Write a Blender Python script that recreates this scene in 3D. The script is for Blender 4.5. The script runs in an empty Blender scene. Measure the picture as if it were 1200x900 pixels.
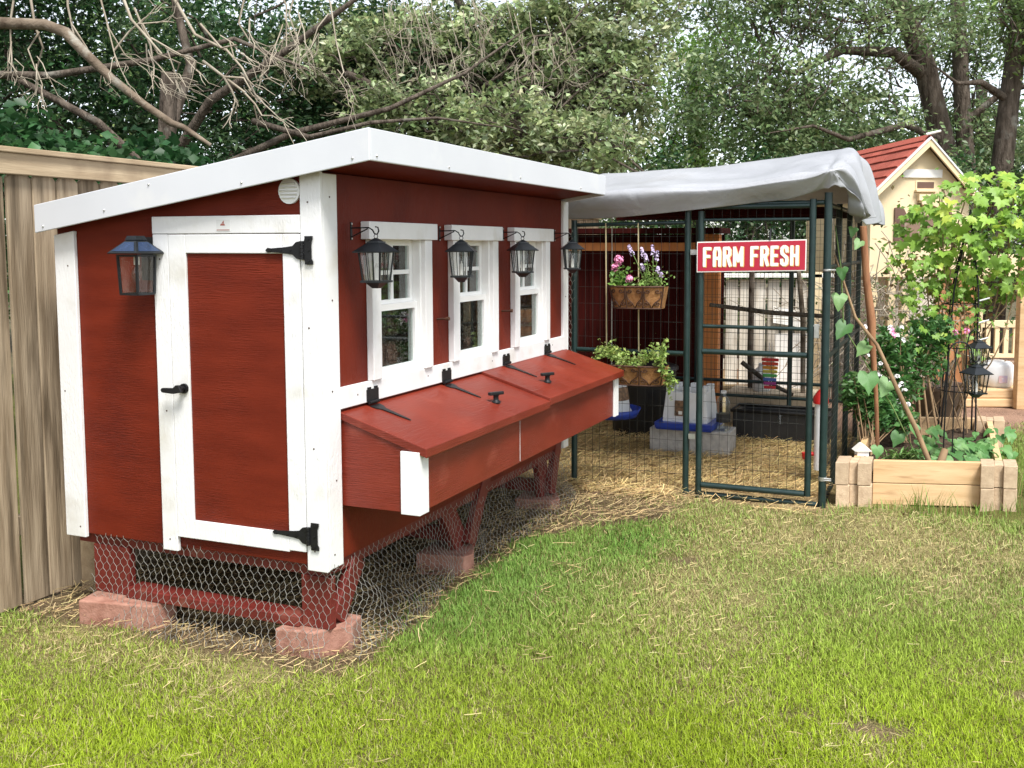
import bpy, math, random
import numpy as np
from mathutils import Vector, Matrix

random.seed(7)
RNG = np.random.default_rng(11)
SC = bpy.context.scene
COL = SC.collection

# ---------------------------------------------------------------- camera
cam_d = bpy.data.cameras.new('camera')
cam = bpy.data.objects.new('camera', cam_d)
COL.objects.link(cam)
cam.location = (0, 0, 1.5)
cam.rotation_euler = (math.radians(90 - 4.727), 0, 0)
cam_d.sensor_width = 36
cam_d.lens = 36 * 1138.8 / 1200
cam_d.shift_x = -62 / 1200
cam_d.shift_y = -67.3 / 1200
cam_d.clip_start = 0.05
cam_d.clip_end = 500
SC.camera = cam

# ---------------------------------------------------------------- sky, sun, exposure
SUN_EL, SUN_AZ = math.radians(58), math.radians(155)      # azimuth clockwise from +Y (view direction)
world = bpy.data.worlds.new('World')
SC.world = world
world.use_nodes = True
wn = world.node_tree
bg = wn.nodes['Background']
sky = wn.nodes.new('ShaderNodeTexSky')
sky.sky_type = 'NISHITA'
sky.sun_disc = False
sky.sun_elevation = SUN_EL
sky.sun_rotation = SUN_AZ
sky.dust_density = 1.0
sky.air_density = 1.0
hs = wn.nodes.new('ShaderNodeHueSaturation')
hs.inputs['Saturation'].default_value = 0.35
wn.links.new(sky.outputs[0], hs.inputs['Color'])
wn.links.new(hs.outputs[0], bg.inputs['Color'])
bg.inputs['Strength'].default_value = 0.15
sun_d = bpy.data.lights.new('sun', 'SUN')
sun_d.energy = 3.1
sun_d.angle = math.radians(18)
sun_d.color = (1.0, 0.98, 0.945)
sun = bpy.data.objects.new('sun', sun_d)
COL.objects.link(sun)
sd = Vector((math.sin(SUN_AZ) * math.cos(SUN_EL), math.cos(SUN_AZ) * math.cos(SUN_EL), math.sin(SUN_EL)))
sun.rotation_euler = sd.to_track_quat('Z', 'Y').to_euler()
sun.location = sd * 30
SC.view_settings.view_transform = 'Standard'
SC.view_settings.look = 'None'
SC.view_settings.exposure = 0.93
SC.view_settings.gamma = 1.0
SC.view_settings.use_curve_mapping = False
SC.render.engine = 'CYCLES'
SC.cycles.max_bounces = 8
SC.cycles.transparent_max_bounces = 16

# ---------------------------------------------------------------- frames
YAW = math.radians(21.5)
OX, OY = -0.897, 3.563                      # near corner of the coop on the ground
UX, UY = math.sin(YAW), math.cos(YAW)       # along the window side
VX, VY = -math.cos(YAW), math.sin(YAW)      # along the door side
A = math.pi / 2 - YAW


def W(lx, ly, lz=0.0):
    return Vector((OX + UX * lx + VX * ly, OY + UY * lx + VY * ly, lz))


def to_local(x, y):
    dx, dy = x - OX, y - OY
    return dx * UX + dy * UY, dx * VX + dy * VY


# ---------------------------------------------------------------- object helpers
OFF = {}


def link(o):
    COL.objects.link(o)
    return o


def tag(o, label, cat, group=None):
    o['label'] = label
    o['category'] = cat
    if group:
        o['group'] = group
    return o


def thing(name, label, cat, base=(0, 0, 0), frame='C', group=None, rot=None):
    o = link(bpy.data.objects.new(name, None))
    o.empty_display_size = 0.1
    if frame == 'C':
        o.location = W(*base)
        o.rotation_euler = (0, 0, A)
    else:
        o.location = base
        if rot:
            o.rotation_euler = (0, 0, rot)
    OFF[o] = Vector(base) if rot is None else Vector((0, 0, 0))
    return tag(o, label, cat, group)


def children(o):
    return [c for c in COL.objects if c.parent == o]


def copy_tree(o, kids, parent=None):
    c = o.copy()
    COL.objects.link(c)
    c.parent = parent
    for ch in kids.get(o, ()):
        copy_tree(ch, kids, c)
    return c


def kid_map():
    m = {}
    for c in COL.objects:
        if c.parent:
            m.setdefault(c.parent, []).append(c)
    return m


class MB:
    def __init__(s):
        s.v = []
        s.f = []
        s.sm = []

    def add(s, vs, fs, smooth=False):
        n = len(s.v)
        s.v.extend(tuple(p) for p in vs)
        s.f.extend(tuple(i + n for i in f) for f in fs)
        s.sm.extend([smooth] * len(fs))
        return s

    def box(s, x0, y0, z0, x1, y1, z1):
        x0, x1 = min(x0, x1), max(x0, x1)
        y0, y1 = min(y0, y1), max(y0, y1)
        z0, z1 = min(z0, z1), max(z0, z1)
        return s.hexa([(x0, y0, z0), (x1, y0, z0), (x1, y1, z0), (x0, y1, z0), (x0, y0, z1), (x1, y0, z1), (x1, y1, z1), (x0, y1, z1)])

    def hexa(s, p):
        return s.add(p, [(3, 2, 1, 0), (4, 5, 6, 7), (0, 1, 5, 4), (1, 2, 6, 5), (2, 3, 7, 6), (3, 0, 4, 7)])

    def prism(s, poly, fn, a, b):
        """poly of 2d points; fn(p, t) gives 3d; t from a to b"""
        n = len(poly)
        vs = [fn(p, a) for p in poly] + [fn(p, b) for p in poly]
        fs = [tuple(range(n - 1, -1, -1)), tuple(range(n, 2 * n))]
        fs += [(i, (i + 1) % n, n + (i + 1) % n, n + i) for i in range(n)]
        return s.add(vs, fs)

    def tube(s, pts, r, n=6, cap=True, smooth=True):
        pts = [Vector(p) for p in pts]
        m = len(pts)
        rs = r if isinstance(r, (list, tuple)) else [r] * m
        vs, fs = [], []
        up = None
        for i, p in enumerate(pts):
            t = (pts[min(i + 1, m - 1)] - pts[max(i - 1, 0)])
            if t.length < 1e-9:
                t = Vector((0, 0, 1))
            t.normalize()
            if up is None:
                up = t.orthogonal().normalized()
            else:
                up = (up - t * up.dot(t))
                if up.length < 1e-6:
                    up = t.orthogonal()
                up.normalize()
            b = t.cross(up)
            for k in range(n):
                a = 2 * math.pi * k / n
                vs.append(p + (up * math.cos(a) + b * math.sin(a)) * rs[i])
        for i in range(m - 1):
            for k in range(n):
                fs.append((i * n + k, i * n + (k + 1) % n, (i + 1) * n + (k + 1) % n, (i + 1) * n + k))
        s.add(vs, fs, smooth)
        if cap and n > 2:
            s.add(vs[:n], [tuple(range(n - 1, -1, -1))])
            s.add(vs[-n:], [tuple(range(n))])
        return s

    def lathe(s, prof, n=16, c=(0, 0, 0), smooth=True, a0=0.0):
        vs, fs = [], []
        for r, z in prof:
            for k in range(n):
                a = a0 + 2 * math.pi * k / n
                vs.append((c[0] + r * math.cos(a), c[1] + r * math.sin(a), c[2] + z))
        for i in range(len(prof) - 1):
            for k in range(n):
                fs.append((i * n + k, i * n + (k + 1) % n, (i + 1) * n + (k + 1) % n, (i + 1) * n + k))
        s.add(vs, fs, smooth)
        s.add(vs[:n], [tuple(range(n - 1, -1, -1))])
        s.add(vs[-n:], [tuple(range(n))])
        return s

    def frust(s, c, z0, h0, z1, h1):
        """square frustum round the z axis"""
        x, y = c
        return s.hexa([(x - h0, y - h0, z0), (x + h0, y - h0, z0), (x + h0, y + h0, z0), (x - h0, y + h0, z0),
                       (x - h1, y - h1, z1), (x + h1, y - h1, z1), (x + h1, y + h1, z1), (x - h1, y + h1, z1)])

    def grid(s, fn, nu, nv, smooth=True):
        vs = [fn(i / nu, j / nv) for j in range(nv + 1) for i in range(nu + 1)]
        fs = [(j * (nu + 1) + i, j * (nu + 1) + i + 1, (j + 1) * (nu + 1) + i + 1, (j + 1) * (nu + 1) + i) for j in range(nv) for i in range(nu)]
        return s.add(vs, fs, smooth)

    def mesh(s, name, off=Vector((0, 0, 0))):
        me = bpy.data.meshes.new(name)
        me.from_pydata([(p[0] - off[0], p[1] - off[1], p[2] - off[2]) for p in s.v], [], s.f)
        me.polygons.foreach_set('use_smooth', s.sm)
        me.update()
        return me

    def build(s, name, mat, parent=None, bevel=0.0, base=None, frame='C', label=None, cat=None, group=None, kind=None, seg=2):
        off = Vector((0, 0, 0))
        if parent is not None:
            off = OFF[parent]
        elif base is not None:
            off = Vector(base)
        me = s.mesh(name, off)
        me.materials.append(mat)
        o = link(bpy.data.objects.new(name, me))
        if parent is not None:
            o.parent = parent
        elif base is not None:
            o.location = W(*base) if frame == 'C' else base
            if frame == 'C':
                o.rotation_euler = (0, 0, A)
        OFF[o] = off
        if bevel:
            b = o.modifiers.new('bevel', 'BEVEL')
            b.width = bevel
            b.segments = seg
            b.limit_method = 'ANGLE'
            b.angle_limit = math.radians(40)
        if label:
            tag(o, label, cat, group)
        if kind:
            o['kind'] = kind
        return o


def np_mesh(name, V, F, cols, mat, parent=None, kind=None, smooth=False):
    me = bpy.data.meshes.new(name)
    V = np.asarray(V, dtype=np.float32)
    F = np.asarray(F, dtype=np.int32)
    k = F.shape[1]
    me.vertices.add(len(V))
    me.vertices.foreach_set('co', V.ravel())
    me.loops.add(F.size)
    me.loops.foreach_set('vertex_index', F.ravel())
    me.polygons.add(len(F))
    me.polygons.foreach_set('loop_start', np.arange(0, F.size, k, dtype=np.int32))
    if smooth:
        me.polygons.foreach_set('use_smooth', np.ones(len(F), dtype=bool))
    if cols is not None:
        ca = me.color_attributes.new('Col', 'FLOAT_COLOR', 'POINT')
        c4 = np.ones((len(V), 4), dtype=np.float32)
        c4[:, :3] = cols
        ca.data.foreach_set('color', c4.ravel())
    me.update()
    me.validate()
    me.materials.append(mat)
    o = link(bpy.data.objects.new(name, me))
    if parent is not None:
        o.parent = parent
    if kind:
        o['kind'] = kind
    return o


def vnoise(x, y, seed=0):
    r = np.random.default_rng(seed).random((64, 64))
    xi, yi = np.floor(x).astype(int), np.floor(y).astype(int)
    fx, fy = x - xi, y - yi
    fx = fx * fx * (3 - 2 * fx)
    fy = fy * fy * (3 - 2 * fy)
    g = lambda a, b: r[a % 64, b % 64]
    return (g(xi, yi) * (1 - fx) + g(xi + 1, yi) * fx) * (1 - fy) + (g(xi, yi + 1) * (1 - fx) + g(xi + 1, yi + 1) * fx) * fy


def fbm(x, y, seed=0, o=4):
    s, a, t = 0, 0.5, 0
    for i in range(o):
        s = s + a * vnoise(x * 2 ** i, y * 2 ** i, seed + i)
        t += a
        a *= 0.5
    return s / t


# ---------------------------------------------------------------- materials
def nmat(name):
    m = bpy.data.materials.new(name)
    m.use_nodes = True
    nt = m.node_tree
    return m, nt, nt.nodes['Principled BSDF']


def ramp(nt, stops):
    r = nt.nodes.new('ShaderNodeValToRGB')
    e = r.color_ramp.elements
    while len(e) < len(stops):
        e.new(0.5)
    for el, (p, c) in zip(e, stops):
        el.position = p
        el.color = (c[0], c[1], c[2], 1)
    return r


def noise_mat(name, c1, c2, scale=6, stretch=(1, 1, 1), rough=0.6, bump=0.15, bscale=60, bstretch=None, detail=5, metallic=0.0, spec=0.5,
              rand=0.0, c3=None, c3scale=2.0, c3lim=(0.55, 0.75), lim=(0.3, 0.7), rvar=0.1, dist=0.004, bmask=0.0):
    m, nt, p = nmat(name)
    L = nt.links.new
    tc = nt.nodes.new('ShaderNodeTexCoord')
    mp = nt.nodes.new('ShaderNodeMapping')
    mp.inputs['Scale'].default_value = stretch
    L(tc.outputs['Object'], mp.inputs['Vector'])
    vec = mp.outputs[0]
    if rand:
        oi = nt.nodes.new('ShaderNodeObjectInfo')
        ad = nt.nodes.new('ShaderNodeVectorMath')
        ad.operation = 'MULTIPLY_ADD'
        ad.inputs[0].default_value = (37, 53, 71)
        L(oi.outputs['Random'], ad.inputs[1])
        L(vec, ad.inputs[2])
        vec = ad.outputs[0]
    n = nt.nodes.new('ShaderNodeTexNoise')
    n.inputs['Scale'].default_value = scale
    n.inputs['Detail'].default_value = detail
    L(vec, n.inputs['Vector'])
    r = ramp(nt, [(lim[0], c1), (lim[1], c2)])
    L(n.outputs[0], r.inputs[0])
    col = r.outputs[0]
    if c3:
        n3 = nt.nodes.new('ShaderNodeTexNoise')
        n3.inputs['Scale'].default_value = c3scale
        n3.inputs['Detail'].default_value = 6
        L(vec if rand else tc.outputs['Object'], n3.inputs['Vector'])
        r3 = ramp(nt, [(c3lim[0], (0, 0, 0)), (c3lim[1], (1, 1, 1))])
        L(n3.outputs[0], r3.inputs[0])
        mx = nt.nodes.new('ShaderNodeMix')
        mx.data_type = 'RGBA'
        L(r3.outputs[0], mx.inputs[0])
        L(col, mx.inputs[6])
        mx.inputs[7].default_value = (*c3, 1)
        col = mx.outputs[2]
    if rand:
        hv = nt.nodes.new('ShaderNodeHueSaturation')
        mr = nt.nodes.new('ShaderNodeMapRange')
        mr.inputs[3].default_value = 1 - rand
        mr.inputs[4].default_value = 1 + rand
        L(oi.outputs['Random'], mr.inputs[0])
        L(mr.outputs[0], hv.inputs['Value'])
        L(col, hv.inputs['Color'])
        col = hv.outputs[0]
    L(col, p.inputs['Base Color'])
    p.inputs['Metallic'].default_value = metallic
    p.inputs['Specular IOR Level'].default_value = spec
    if rvar:
        mr = nt.nodes.new('ShaderNodeMapRange')
        mr.inputs[3].default_value = max(0.02, rough - rvar)
        mr.inputs[4].default_value = min(1, rough + rvar)
        L(n.outputs[0], mr.inputs[0])
        L(mr.outputs[0], p.inputs['Roughness'])
    else:
        p.inputs['Roughness'].default_value = rough
    if bump:
        mp2 = nt.nodes.new('ShaderNodeMapping')
        mp2.inputs['Scale'].default_value = bstretch or stretch
        L(tc.outputs['Object'], mp2.inputs['Vector'])
        nb = nt.nodes.new('ShaderNodeTexNoise')
        nb.inputs['Scale'].default_value = bscale
        nb.inputs['Detail'].default_value = 4
        nb.inputs['Distortion'].default_value = 0.6
        L(mp2.outputs[0], nb.inputs['Vector'])
        bp = nt.nodes.new('ShaderNodeBump')
        bp.inputs['Strength'].default_value = bump
        bp.inputs['Distance'].default_value = dist
        L(nb.outputs[0], bp.inputs['Height'])
        L(bp.outputs[0], p.inputs['Normal'])
        if bmask:
            nm = nt.nodes.new('ShaderNodeTexNoise')
            nm.inputs['Scale'].default_value = bmask
            nm.inputs['Detail'].default_value = 3
            L(tc.outputs['Object'], nm.inputs['Vector'])
            mm = nt.nodes.new('ShaderNodeMapRange')
            mm.inputs[1].default_value = 0.4
            mm.inputs[2].default_value = 0.65
            mm.inputs[3].default_value = bump * 0.25
            mm.inputs[4].default_value = min(1.0, bump * 1.9)
            L(nm.outputs[0], mm.inputs[0])
            L(mm.outputs[0], bp.inputs['Strength'])
    return m


def leaf_mat(name, transl=0.35, rough=0.45, spec=0.4):
    m, nt, p = nmat(name)
    L = nt.links.new
    at = nt.nodes.new('ShaderNodeAttribute')
    at.attribute_name = 'Col'
    L(at.outputs['Color'], p.inputs['Base Color'])
    p.inputs['Roughness'].default_value = rough
    p.inputs['Specular IOR Level'].default_value = spec
    tr = nt.nodes.new('ShaderNodeBsdfTranslucent')
    L(at.outputs['Color'], tr.inputs['Color'])
    mx = nt.nodes.new('ShaderNodeMixShader')
    mx.inputs[0].default_value = transl
    L(p.outputs[0], mx.inputs[1])
    L(tr.outputs[0], mx.inputs[2])
    L(mx.outputs[0], nt.nodes['Material Output'].inputs['Surface'])
    return m


def big_leaf_mat(name, c1, c2, c3, transl=0.4):
    """single large leaves: colour varies by object and with noise"""
    m, nt, p = nmat(name)
    L = nt.links.new
    oi = nt.nodes.new('ShaderNodeObjectInfo')
    r = ramp(nt, [(0.0, c1), (0.55, c2), (1.0, c3)])
    L(oi.outputs['Random'], r.inputs[0])
    tc = nt.nodes.new('ShaderNodeTexCoord')
    n = nt.nodes.new('ShaderNodeTexNoise')
    n.inputs['Scale'].default_value = 25
    L(tc.outputs['Object'], n.inputs['Vector'])
    hv = nt.nodes.new('ShaderNodeHueSaturation')
    mr = nt.nodes.new('ShaderNodeMapRange')
    mr.inputs[3].default_value = 0.75
    mr.inputs[4].default_value = 1.25
    L(n.outputs[0], mr.inputs[0])
    L(mr.outputs[0], hv.inputs['Value'])
    L(r.outputs[0], hv.inputs['Color'])
    L(hv.outputs[0], p.inputs['Base Color'])
    p.inputs['Roughness'].default_value = 0.5
    tr = nt.nodes.new('ShaderNodeBsdfTranslucent')
    L(hv.outputs[0], tr.inputs['Color'])
    mx = nt.nodes.new('ShaderNodeMixShader')
    mx.inputs[0].default_value = transl
    L(p.outputs[0], mx.inputs[1])
    L(tr.outputs[0], mx.inputs[2])
    L(mx.outputs[0], nt.nodes['Material Output'].inputs['Surface'])
    return m


def glass_mat(name, tint=(0.9, 0.95, 0.93), rough=0.03, dirt=0.035):
    """a thin pane: clear, mirror-like by its Fresnel reflection, a little dust"""
    m, nt, p = nmat(name)
    L = nt.links.new
    t = nt.nodes.new('ShaderNodeBsdfTransparent')
    t.inputs[0].default_value = (*tint, 1)
    g = nt.nodes.new('ShaderNodeBsdfGlossy')
    g.inputs['Roughness'].default_value = rough
    lw = nt.nodes.new('ShaderNodeLayerWeight')
    lw.inputs['Blend'].default_value = 0.5
    pw = nt.nodes.new('ShaderNodeMath')
    pw.operation = 'POWER'
    pw.inputs[1].default_value = 4.0
    L(lw.outputs['Facing'], pw.inputs[0])
    fr = nt.nodes.new('ShaderNodeMath')
    fr.operation = 'MULTIPLY_ADD'
    fr.inputs[1].default_value = 0.8
    fr.inputs[2].default_value = 0.07
    L(pw.outputs[0], fr.inputs[0])
    mx = nt.nodes.new('ShaderNodeMixShader')
    L(fr.outputs[0], mx.inputs[0])
    L(t.outputs[0], mx.inputs[1])
    L(g.outputs[0], mx.inputs[2])
    d = nt.nodes.new('ShaderNodeBsdfDiffuse')
    d.inputs[0].default_value = (0.5, 0.48, 0.42, 1)
    tc = nt.nodes.new('ShaderNodeTexCoord')
    n = nt.nodes.new('ShaderNodeTexNoise')
    n.inputs['Scale'].default_value = 110
    n.inputs['Detail'].default_value = 8
    L(tc.outputs['Object'], n.inputs['Vector'])
    mr = nt.nodes.new('ShaderNodeMapRange')
    mr.inputs[1].default_value = 0.5
    mr.inputs[2].default_value = 0.8
    mr.inputs[4].default_value = dirt * 4
    L(n.outputs[0], mr.inputs[0])
    mx2 = nt.nodes.new('ShaderNodeMixShader')
    L(mr.outputs[0], mx2.inputs[0])
    L(mx.outputs[0], mx2.inputs[1])
    L(d.outputs[0], mx2.inputs[2])
    L(mx2.outputs[0], nt.nodes['Material Output'].inputs['Surface'])
    return m


RED1, RED2 = (0.110, 0.0115, 0.0038), (0.158, 0.0180, 0.0058)
M = {}
M['red_end'] = noise_mat('red_siding_paint', RED1, RED2, 3, (1, 1, 4), 0.55, 0.4, 13, (1, 1, 24), c3=(0.088, 0.0085, 0.0035), c3scale=2.2, dist=0.008, spec=0.2, bmask=2.3)
M['red_side'] = noise_mat('red_siding_paint_side', RED1, RED2, 3, (1, 1, 1), 0.55, 0.34, 13, (22, 1, 1), c3=(0.088, 0.0085, 0.0035), c3scale=2.2, dist=0.008, spec=0.2, bmask=2.3)
M['red_box'] = noise_mat('red_nest_box_paint', (0.14, 0.0155, 0.0065), (0.19, 0.0245, 0.0105), 4, (1, 1, 2), 0.45, 0.4, 14, (1, 1, 20), c3=(0.24, 0.05, 0.03), c3scale=7, c3lim=(0.6, 0.85), dist=0.005, bmask=4, rvar=0.16, spec=0.4)
M['red_leg'] = noise_mat('red_leg_paint', (0.11, 0.010, 0.006), (0.16, 0.018, 0.011), 8, rough=0.6, bump=0.4, bscale=40, c3=(0.24, 0.09, 0.06), c3scale=7, c3lim=(0.58, 0.8))
M['white'] = noise_mat('white_trim_paint', (0.70, 0.695, 0.68), (0.78, 0.775, 0.765), 5, (1, 1, 1), 0.5, 0.35, 30, (3, 3, 1), c3=(0.56, 0.53, 0.46), c3scale=6, c3lim=(0.56, 0.82), dist=0.005, bmask=5)
M['white_roof'] = noise_mat('white_painted_roof_metal', (0.54, 0.55, 0.57), (0.60, 0.61, 0.63), 2, rough=0.38, bump=0.05, bscale=9, c3=(0.66, 0.66, 0.64), c3scale=5, c3lim=(0.6, 0.85))
M['vinyl'] = noise_mat('white_vinyl', (0.76, 0.76, 0.74), (0.82, 0.82, 0.8), 8, rough=0.35, bump=0.03)
M['black'] = noise_mat('black_hardware', (0.006, 0.006, 0.0065), (0.012, 0.012, 0.013), 20, rough=0.45, bump=0.2, bscale=120, spec=0.3)
M['lantern'] = noise_mat('black_lantern_metal', (0.006, 0.008, 0.009), (0.013, 0.016, 0.019), 12, rough=0.34, bump=0.12, bscale=60, metallic=0.0, spec=0.4)
M['glass'] = glass_mat('window_glass')
M['lglass'] = glass_mat('lantern_glass', (0.95, 0.96, 0.95), 0.05, 0.008)
M['interior'] = noise_mat('bare_plywood', (0.12, 0.08, 0.045), (0.2, 0.13, 0.08), 4, (1, 1, 5), 0.8, 0.2)
M['bulb'] = noise_mat('pale_bulb', (0.75, 0.72, 0.65), (0.82, 0.8, 0.75), 10, rough=0.2, bump=0)
M['block'] = noise_mat('red_concrete_block', (0.26, 0.12, 0.085), (0.40, 0.215, 0.16), 18, rough=0.9, bump=0.8, bscale=80, c3=(0.2, 0.13, 0.095), c3scale=5, spec=0.2, dist=0.004)
M['greyblock'] = noise_mat('grey_concrete_block', (0.36, 0.345, 0.32), (0.52, 0.50, 0.46), 25, rough=0.9, bump=0.8, bscale=90, c3=(0.22, 0.19, 0.15), c3scale=5, spec=0.2)
M['wire'] = noise_mat('galvanised_wire', (0.22, 0.21, 0.185), (0.36, 0.35, 0.31), 30, rough=0.55, bump=0, metallic=0.5)
M['darkwire'] = noise_mat('dark_welded_wire', (0.018, 0.02, 0.018), (0.04, 0.038, 0.03), 30, rough=0.5, bump=0, metallic=0.3)
M['greenpipe'] = noise_mat('dark_green_powder_coat', (0.006, 0.020, 0.019), (0.012, 0.032, 0.029), 15, rough=0.38, bump=0.08, bscale=100, c3=(0.05, 0.06, 0.05), c3scale=20, c3lim=(0.66, 0.8))
M['galv'] = noise_mat('galvanised_fitting', (0.4, 0.4, 0.38), (0.6, 0.6, 0.57), 30, rough=0.4, bump=0.1, metallic=0.8)
M['picket'] = noise_mat('weathered_picket_wood', (0.20, 0.145, 0.09), (0.42, 0.33, 0.225), 4.0, (8, 8, 0.6), 0.85, 0.6, 9, (18, 18, 1), rand=0.22, c3=(0.11, 0.08, 0.05), c3scale=2.2, c3lim=(0.54, 0.7), spec=0.2, dist=0.006)
M['fencecap'] = noise_mat('fence_rail_wood', (0.30, 0.22, 0.135), (0.44, 0.34, 0.22), 3, (1, 9, 9), 0.85, 0.5, 9, (1, 16, 16), c3=(0.19, 0.13, 0.08), c3scale=3, spec=0.2)
M['bark'] = noise_mat('rough_bark', (0.045, 0.034, 0.025), (0.15, 0.12, 0.095), 6, (3, 3, 0.8), 0.95, 1.0, 14, (3, 3, 0.8), c3=(0.2, 0.19, 0.16), c3scale=5, c3lim=(0.6, 0.75), spec=0.15, dist=0.03)
M['limb'] = noise_mat('lichen_limb_bark', (0.09, 0.065, 0.045), (0.24, 0.19, 0.14), 8, rough=0.95, bump=0.9, bscale=40, c3=(0.3, 0.28, 0.23), c3scale=9, c3lim=(0.55, 0.7), spec=0.15, dist=0.01)
M['twig'] = noise_mat('dead_twig', (0.25, 0.205, 0.15), (0.42, 0.37, 0.29), 6, rough=0.9, bump=0, spec=0.2)
M['leaf'] = leaf_mat('leaf', 0.42)
M['grass'] = leaf_mat('grass_blade', 0.3, 0.55, 0.25)
M['straw'] = leaf_mat('straw', 0.15, 0.7, 0.2)
M['tarp'] = noise_mat('silver_grey_tarp', (0.29, 0.295, 0.31), (0.37, 0.375, 0.39), 2.5, rough=0.45, bump=0.5, bscale=9, c3=(0.27, 0.265, 0.26), c3scale=2, c3lim=(0.55, 0.8), dist=0.015)
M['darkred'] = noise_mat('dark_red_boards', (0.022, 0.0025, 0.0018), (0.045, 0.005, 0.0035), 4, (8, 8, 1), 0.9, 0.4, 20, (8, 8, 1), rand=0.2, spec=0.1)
M['orange'] = noise_mat('sunlit_orange_wood', (0.62, 0.20, 0.05), (0.74, 0.29, 0.08), 4, (6, 6, 1), 0.6, 0.3, 20, (8, 8, 1), rand=0.08)  # orange wood, its colour brightened to look sunlit
M['whiteboard'] = noise_mat('worn_white_boards', (0.46, 0.40, 0.32), (0.74, 0.69, 0.60), 3, (5, 5, 0.8), 0.75, 0.3, 20, (8, 8, 1), rand=0.22, c3=(0.35, 0.28, 0.2), c3scale=4, c3lim=(0.6, 0.8))
M['cream'] = noise_mat('cream_painted_wood', (0.66, 0.52, 0.31), (0.76, 0.62, 0.40), 3, (1, 1, 1), 0.6, 0.2, 20, (6, 6, 1), c3=(0.55, 0.42, 0.25), c3scale=4, c3lim=(0.6, 0.85))
M['shingle'] = noise_mat('red_asphalt_shingle', (0.30, 0.065, 0.045), (0.42, 0.12, 0.085), 60, rough=0.9, bump=0.6, bscale=200, rand=0.16, spec=0.2)
M['brownshutter'] = noise_mat('brown_shutter_paint', (0.10, 0.05, 0.035), (0.14, 0.075, 0.05), 5, rough=0.6, bump=0.2)
M['cedar'] = noise_mat('cedar_planks', (0.27, 0.115, 0.045), (0.42, 0.2, 0.085), 3, (8, 8, 1), 0.65, 0.3, 18, (8, 8, 1), rand=0.12)
M['pine'] = noise_mat('new_pine_board', (0.52, 0.33, 0.16), (0.68, 0.47, 0.26), 2.5, (1, 6, 9), 0.65, 0.3, 14, (1, 8, 14), rand=0.07, c3=(0.42, 0.25, 0.12), c3scale=3.5, c3lim=(0.6, 0.75))
M['paver'] = noise_mat('tan_planter_block', (0.42, 0.30, 0.195), (0.56, 0.42, 0.28), 30, rough=0.9, bump=0.6, bscale=120, rand=0.12, spec=0.2)
M['soil'] = noise_mat('dark_soil', (0.035, 0.024, 0.016), (0.10, 0.07, 0.048), 18, rough=1.0, bump=1.0, bscale=45, spec=0.1, dist=0.03)
M['coco'] = noise_mat('coco_fibre_liner', (0.24, 0.11, 0.04), (0.40, 0.21, 0.09), 40, rough=0.95, bump=0.9, bscale=110, c3=(0.18, 0.09, 0.04), c3scale=14, spec=0.1)
M['rust'] = noise_mat('rusty_wrought_iron', (0.05, 0.022, 0.012), (0.10, 0.045, 0.025), 30, rough=0.7, bump=0.3, metallic=0.2)
M['signred'] = noise_mat('sign_red_enamel', (0.40, 0.014, 0.035), (0.46, 0.02, 0.045), 6, rough=0.35, bump=0.03, c3=(0.34, 0.012, 0.03), c3scale=4)
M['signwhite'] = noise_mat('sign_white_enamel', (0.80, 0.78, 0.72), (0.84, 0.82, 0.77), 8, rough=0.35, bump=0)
M['signyellow'] = noise_mat('sign_yellow_enamel', (0.80, 0.46, 0.10), (0.86, 0.54, 0.14), 8, rough=0.35, bump=0)
M['plasticwhite'] = noise_mat('white_plastic', (0.66, 0.67, 0.67), (0.78, 0.78, 0.78), 6, rough=0.4, bump=0.05, c3=(0.55, 0.52, 0.46), c3scale=6, c3lim=(0.6, 0.85))
M['plasticblue'] = noise_mat('blue_plastic', (0.012, 0.04, 0.30), (0.02, 0.06, 0.40), 6, rough=0.35, bump=0.05)
M['plasticblack'] = noise_mat('black_plastic', (0.012, 0.012, 0.013), (0.025, 0.024, 0.023), 9, rough=0.5, bump=0.1)
M['plasticred'] = noise_mat('red_plastic', (0.5, 0.012, 0.012), (0.6, 0.025, 0.02), 9, rough=0.35, bump=0)
M['label_brown'] = noise_mat('printed_label', (0.05, 0.03, 0.02), (0.35, 0.2, 0.1), 40, rough=0.5, bump=0)
M['bottle'] = glass_mat('clear_plastic', (0.88, 0.92, 0.92), 0.08, 0.03)
M['solar'] = noise_mat('blue_solar_cell', (0.012, 0.026, 0.06), (0.02, 0.04, 0.095), 40, rough=0.25, bump=0, spec=0.6)
M['sand'] = noise_mat('pale_sandy_board', (0.42, 0.33, 0.22), (0.55, 0.45, 0.32), 20, rough=0.9, bump=0.4)
M['stake'] = noise_mat('barked_stake', (0.22, 0.09, 0.04), (0.36, 0.17, 0.08), 6, (6, 6, 1), 0.85, 0.7, 18, (6, 6, 1))
M['branch'] = noise_mat('vine_branch', (0.2, 0.12, 0.06), (0.33, 0.22, 0.12), 10, rough=0.85, bump=0.6, bscale=40)
M['terra'] = noise_mat('worn_clay_pot', (0.16, 0.10, 0.07), (0.26, 0.17, 0.12), 9, rough=0.9, bump=0.5)
M['vine'] = big_leaf_mat('vine_leaf', (0.20, 0.36, 0.05), (0.33, 0.52, 0.07), (0.50, 0.60, 0.09))
M['bean'] = big_leaf_mat('heart_leaf', (0.08, 0.21, 0.055), (0.14, 0.32, 0.09), (0.26, 0.43, 0.16))

# ================================================================ GROUND
def sstep(a, b, x):
    t = np.clip((x - a) / (b - a), 0, 1)
    return t * t * (3 - 2 * t)


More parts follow.
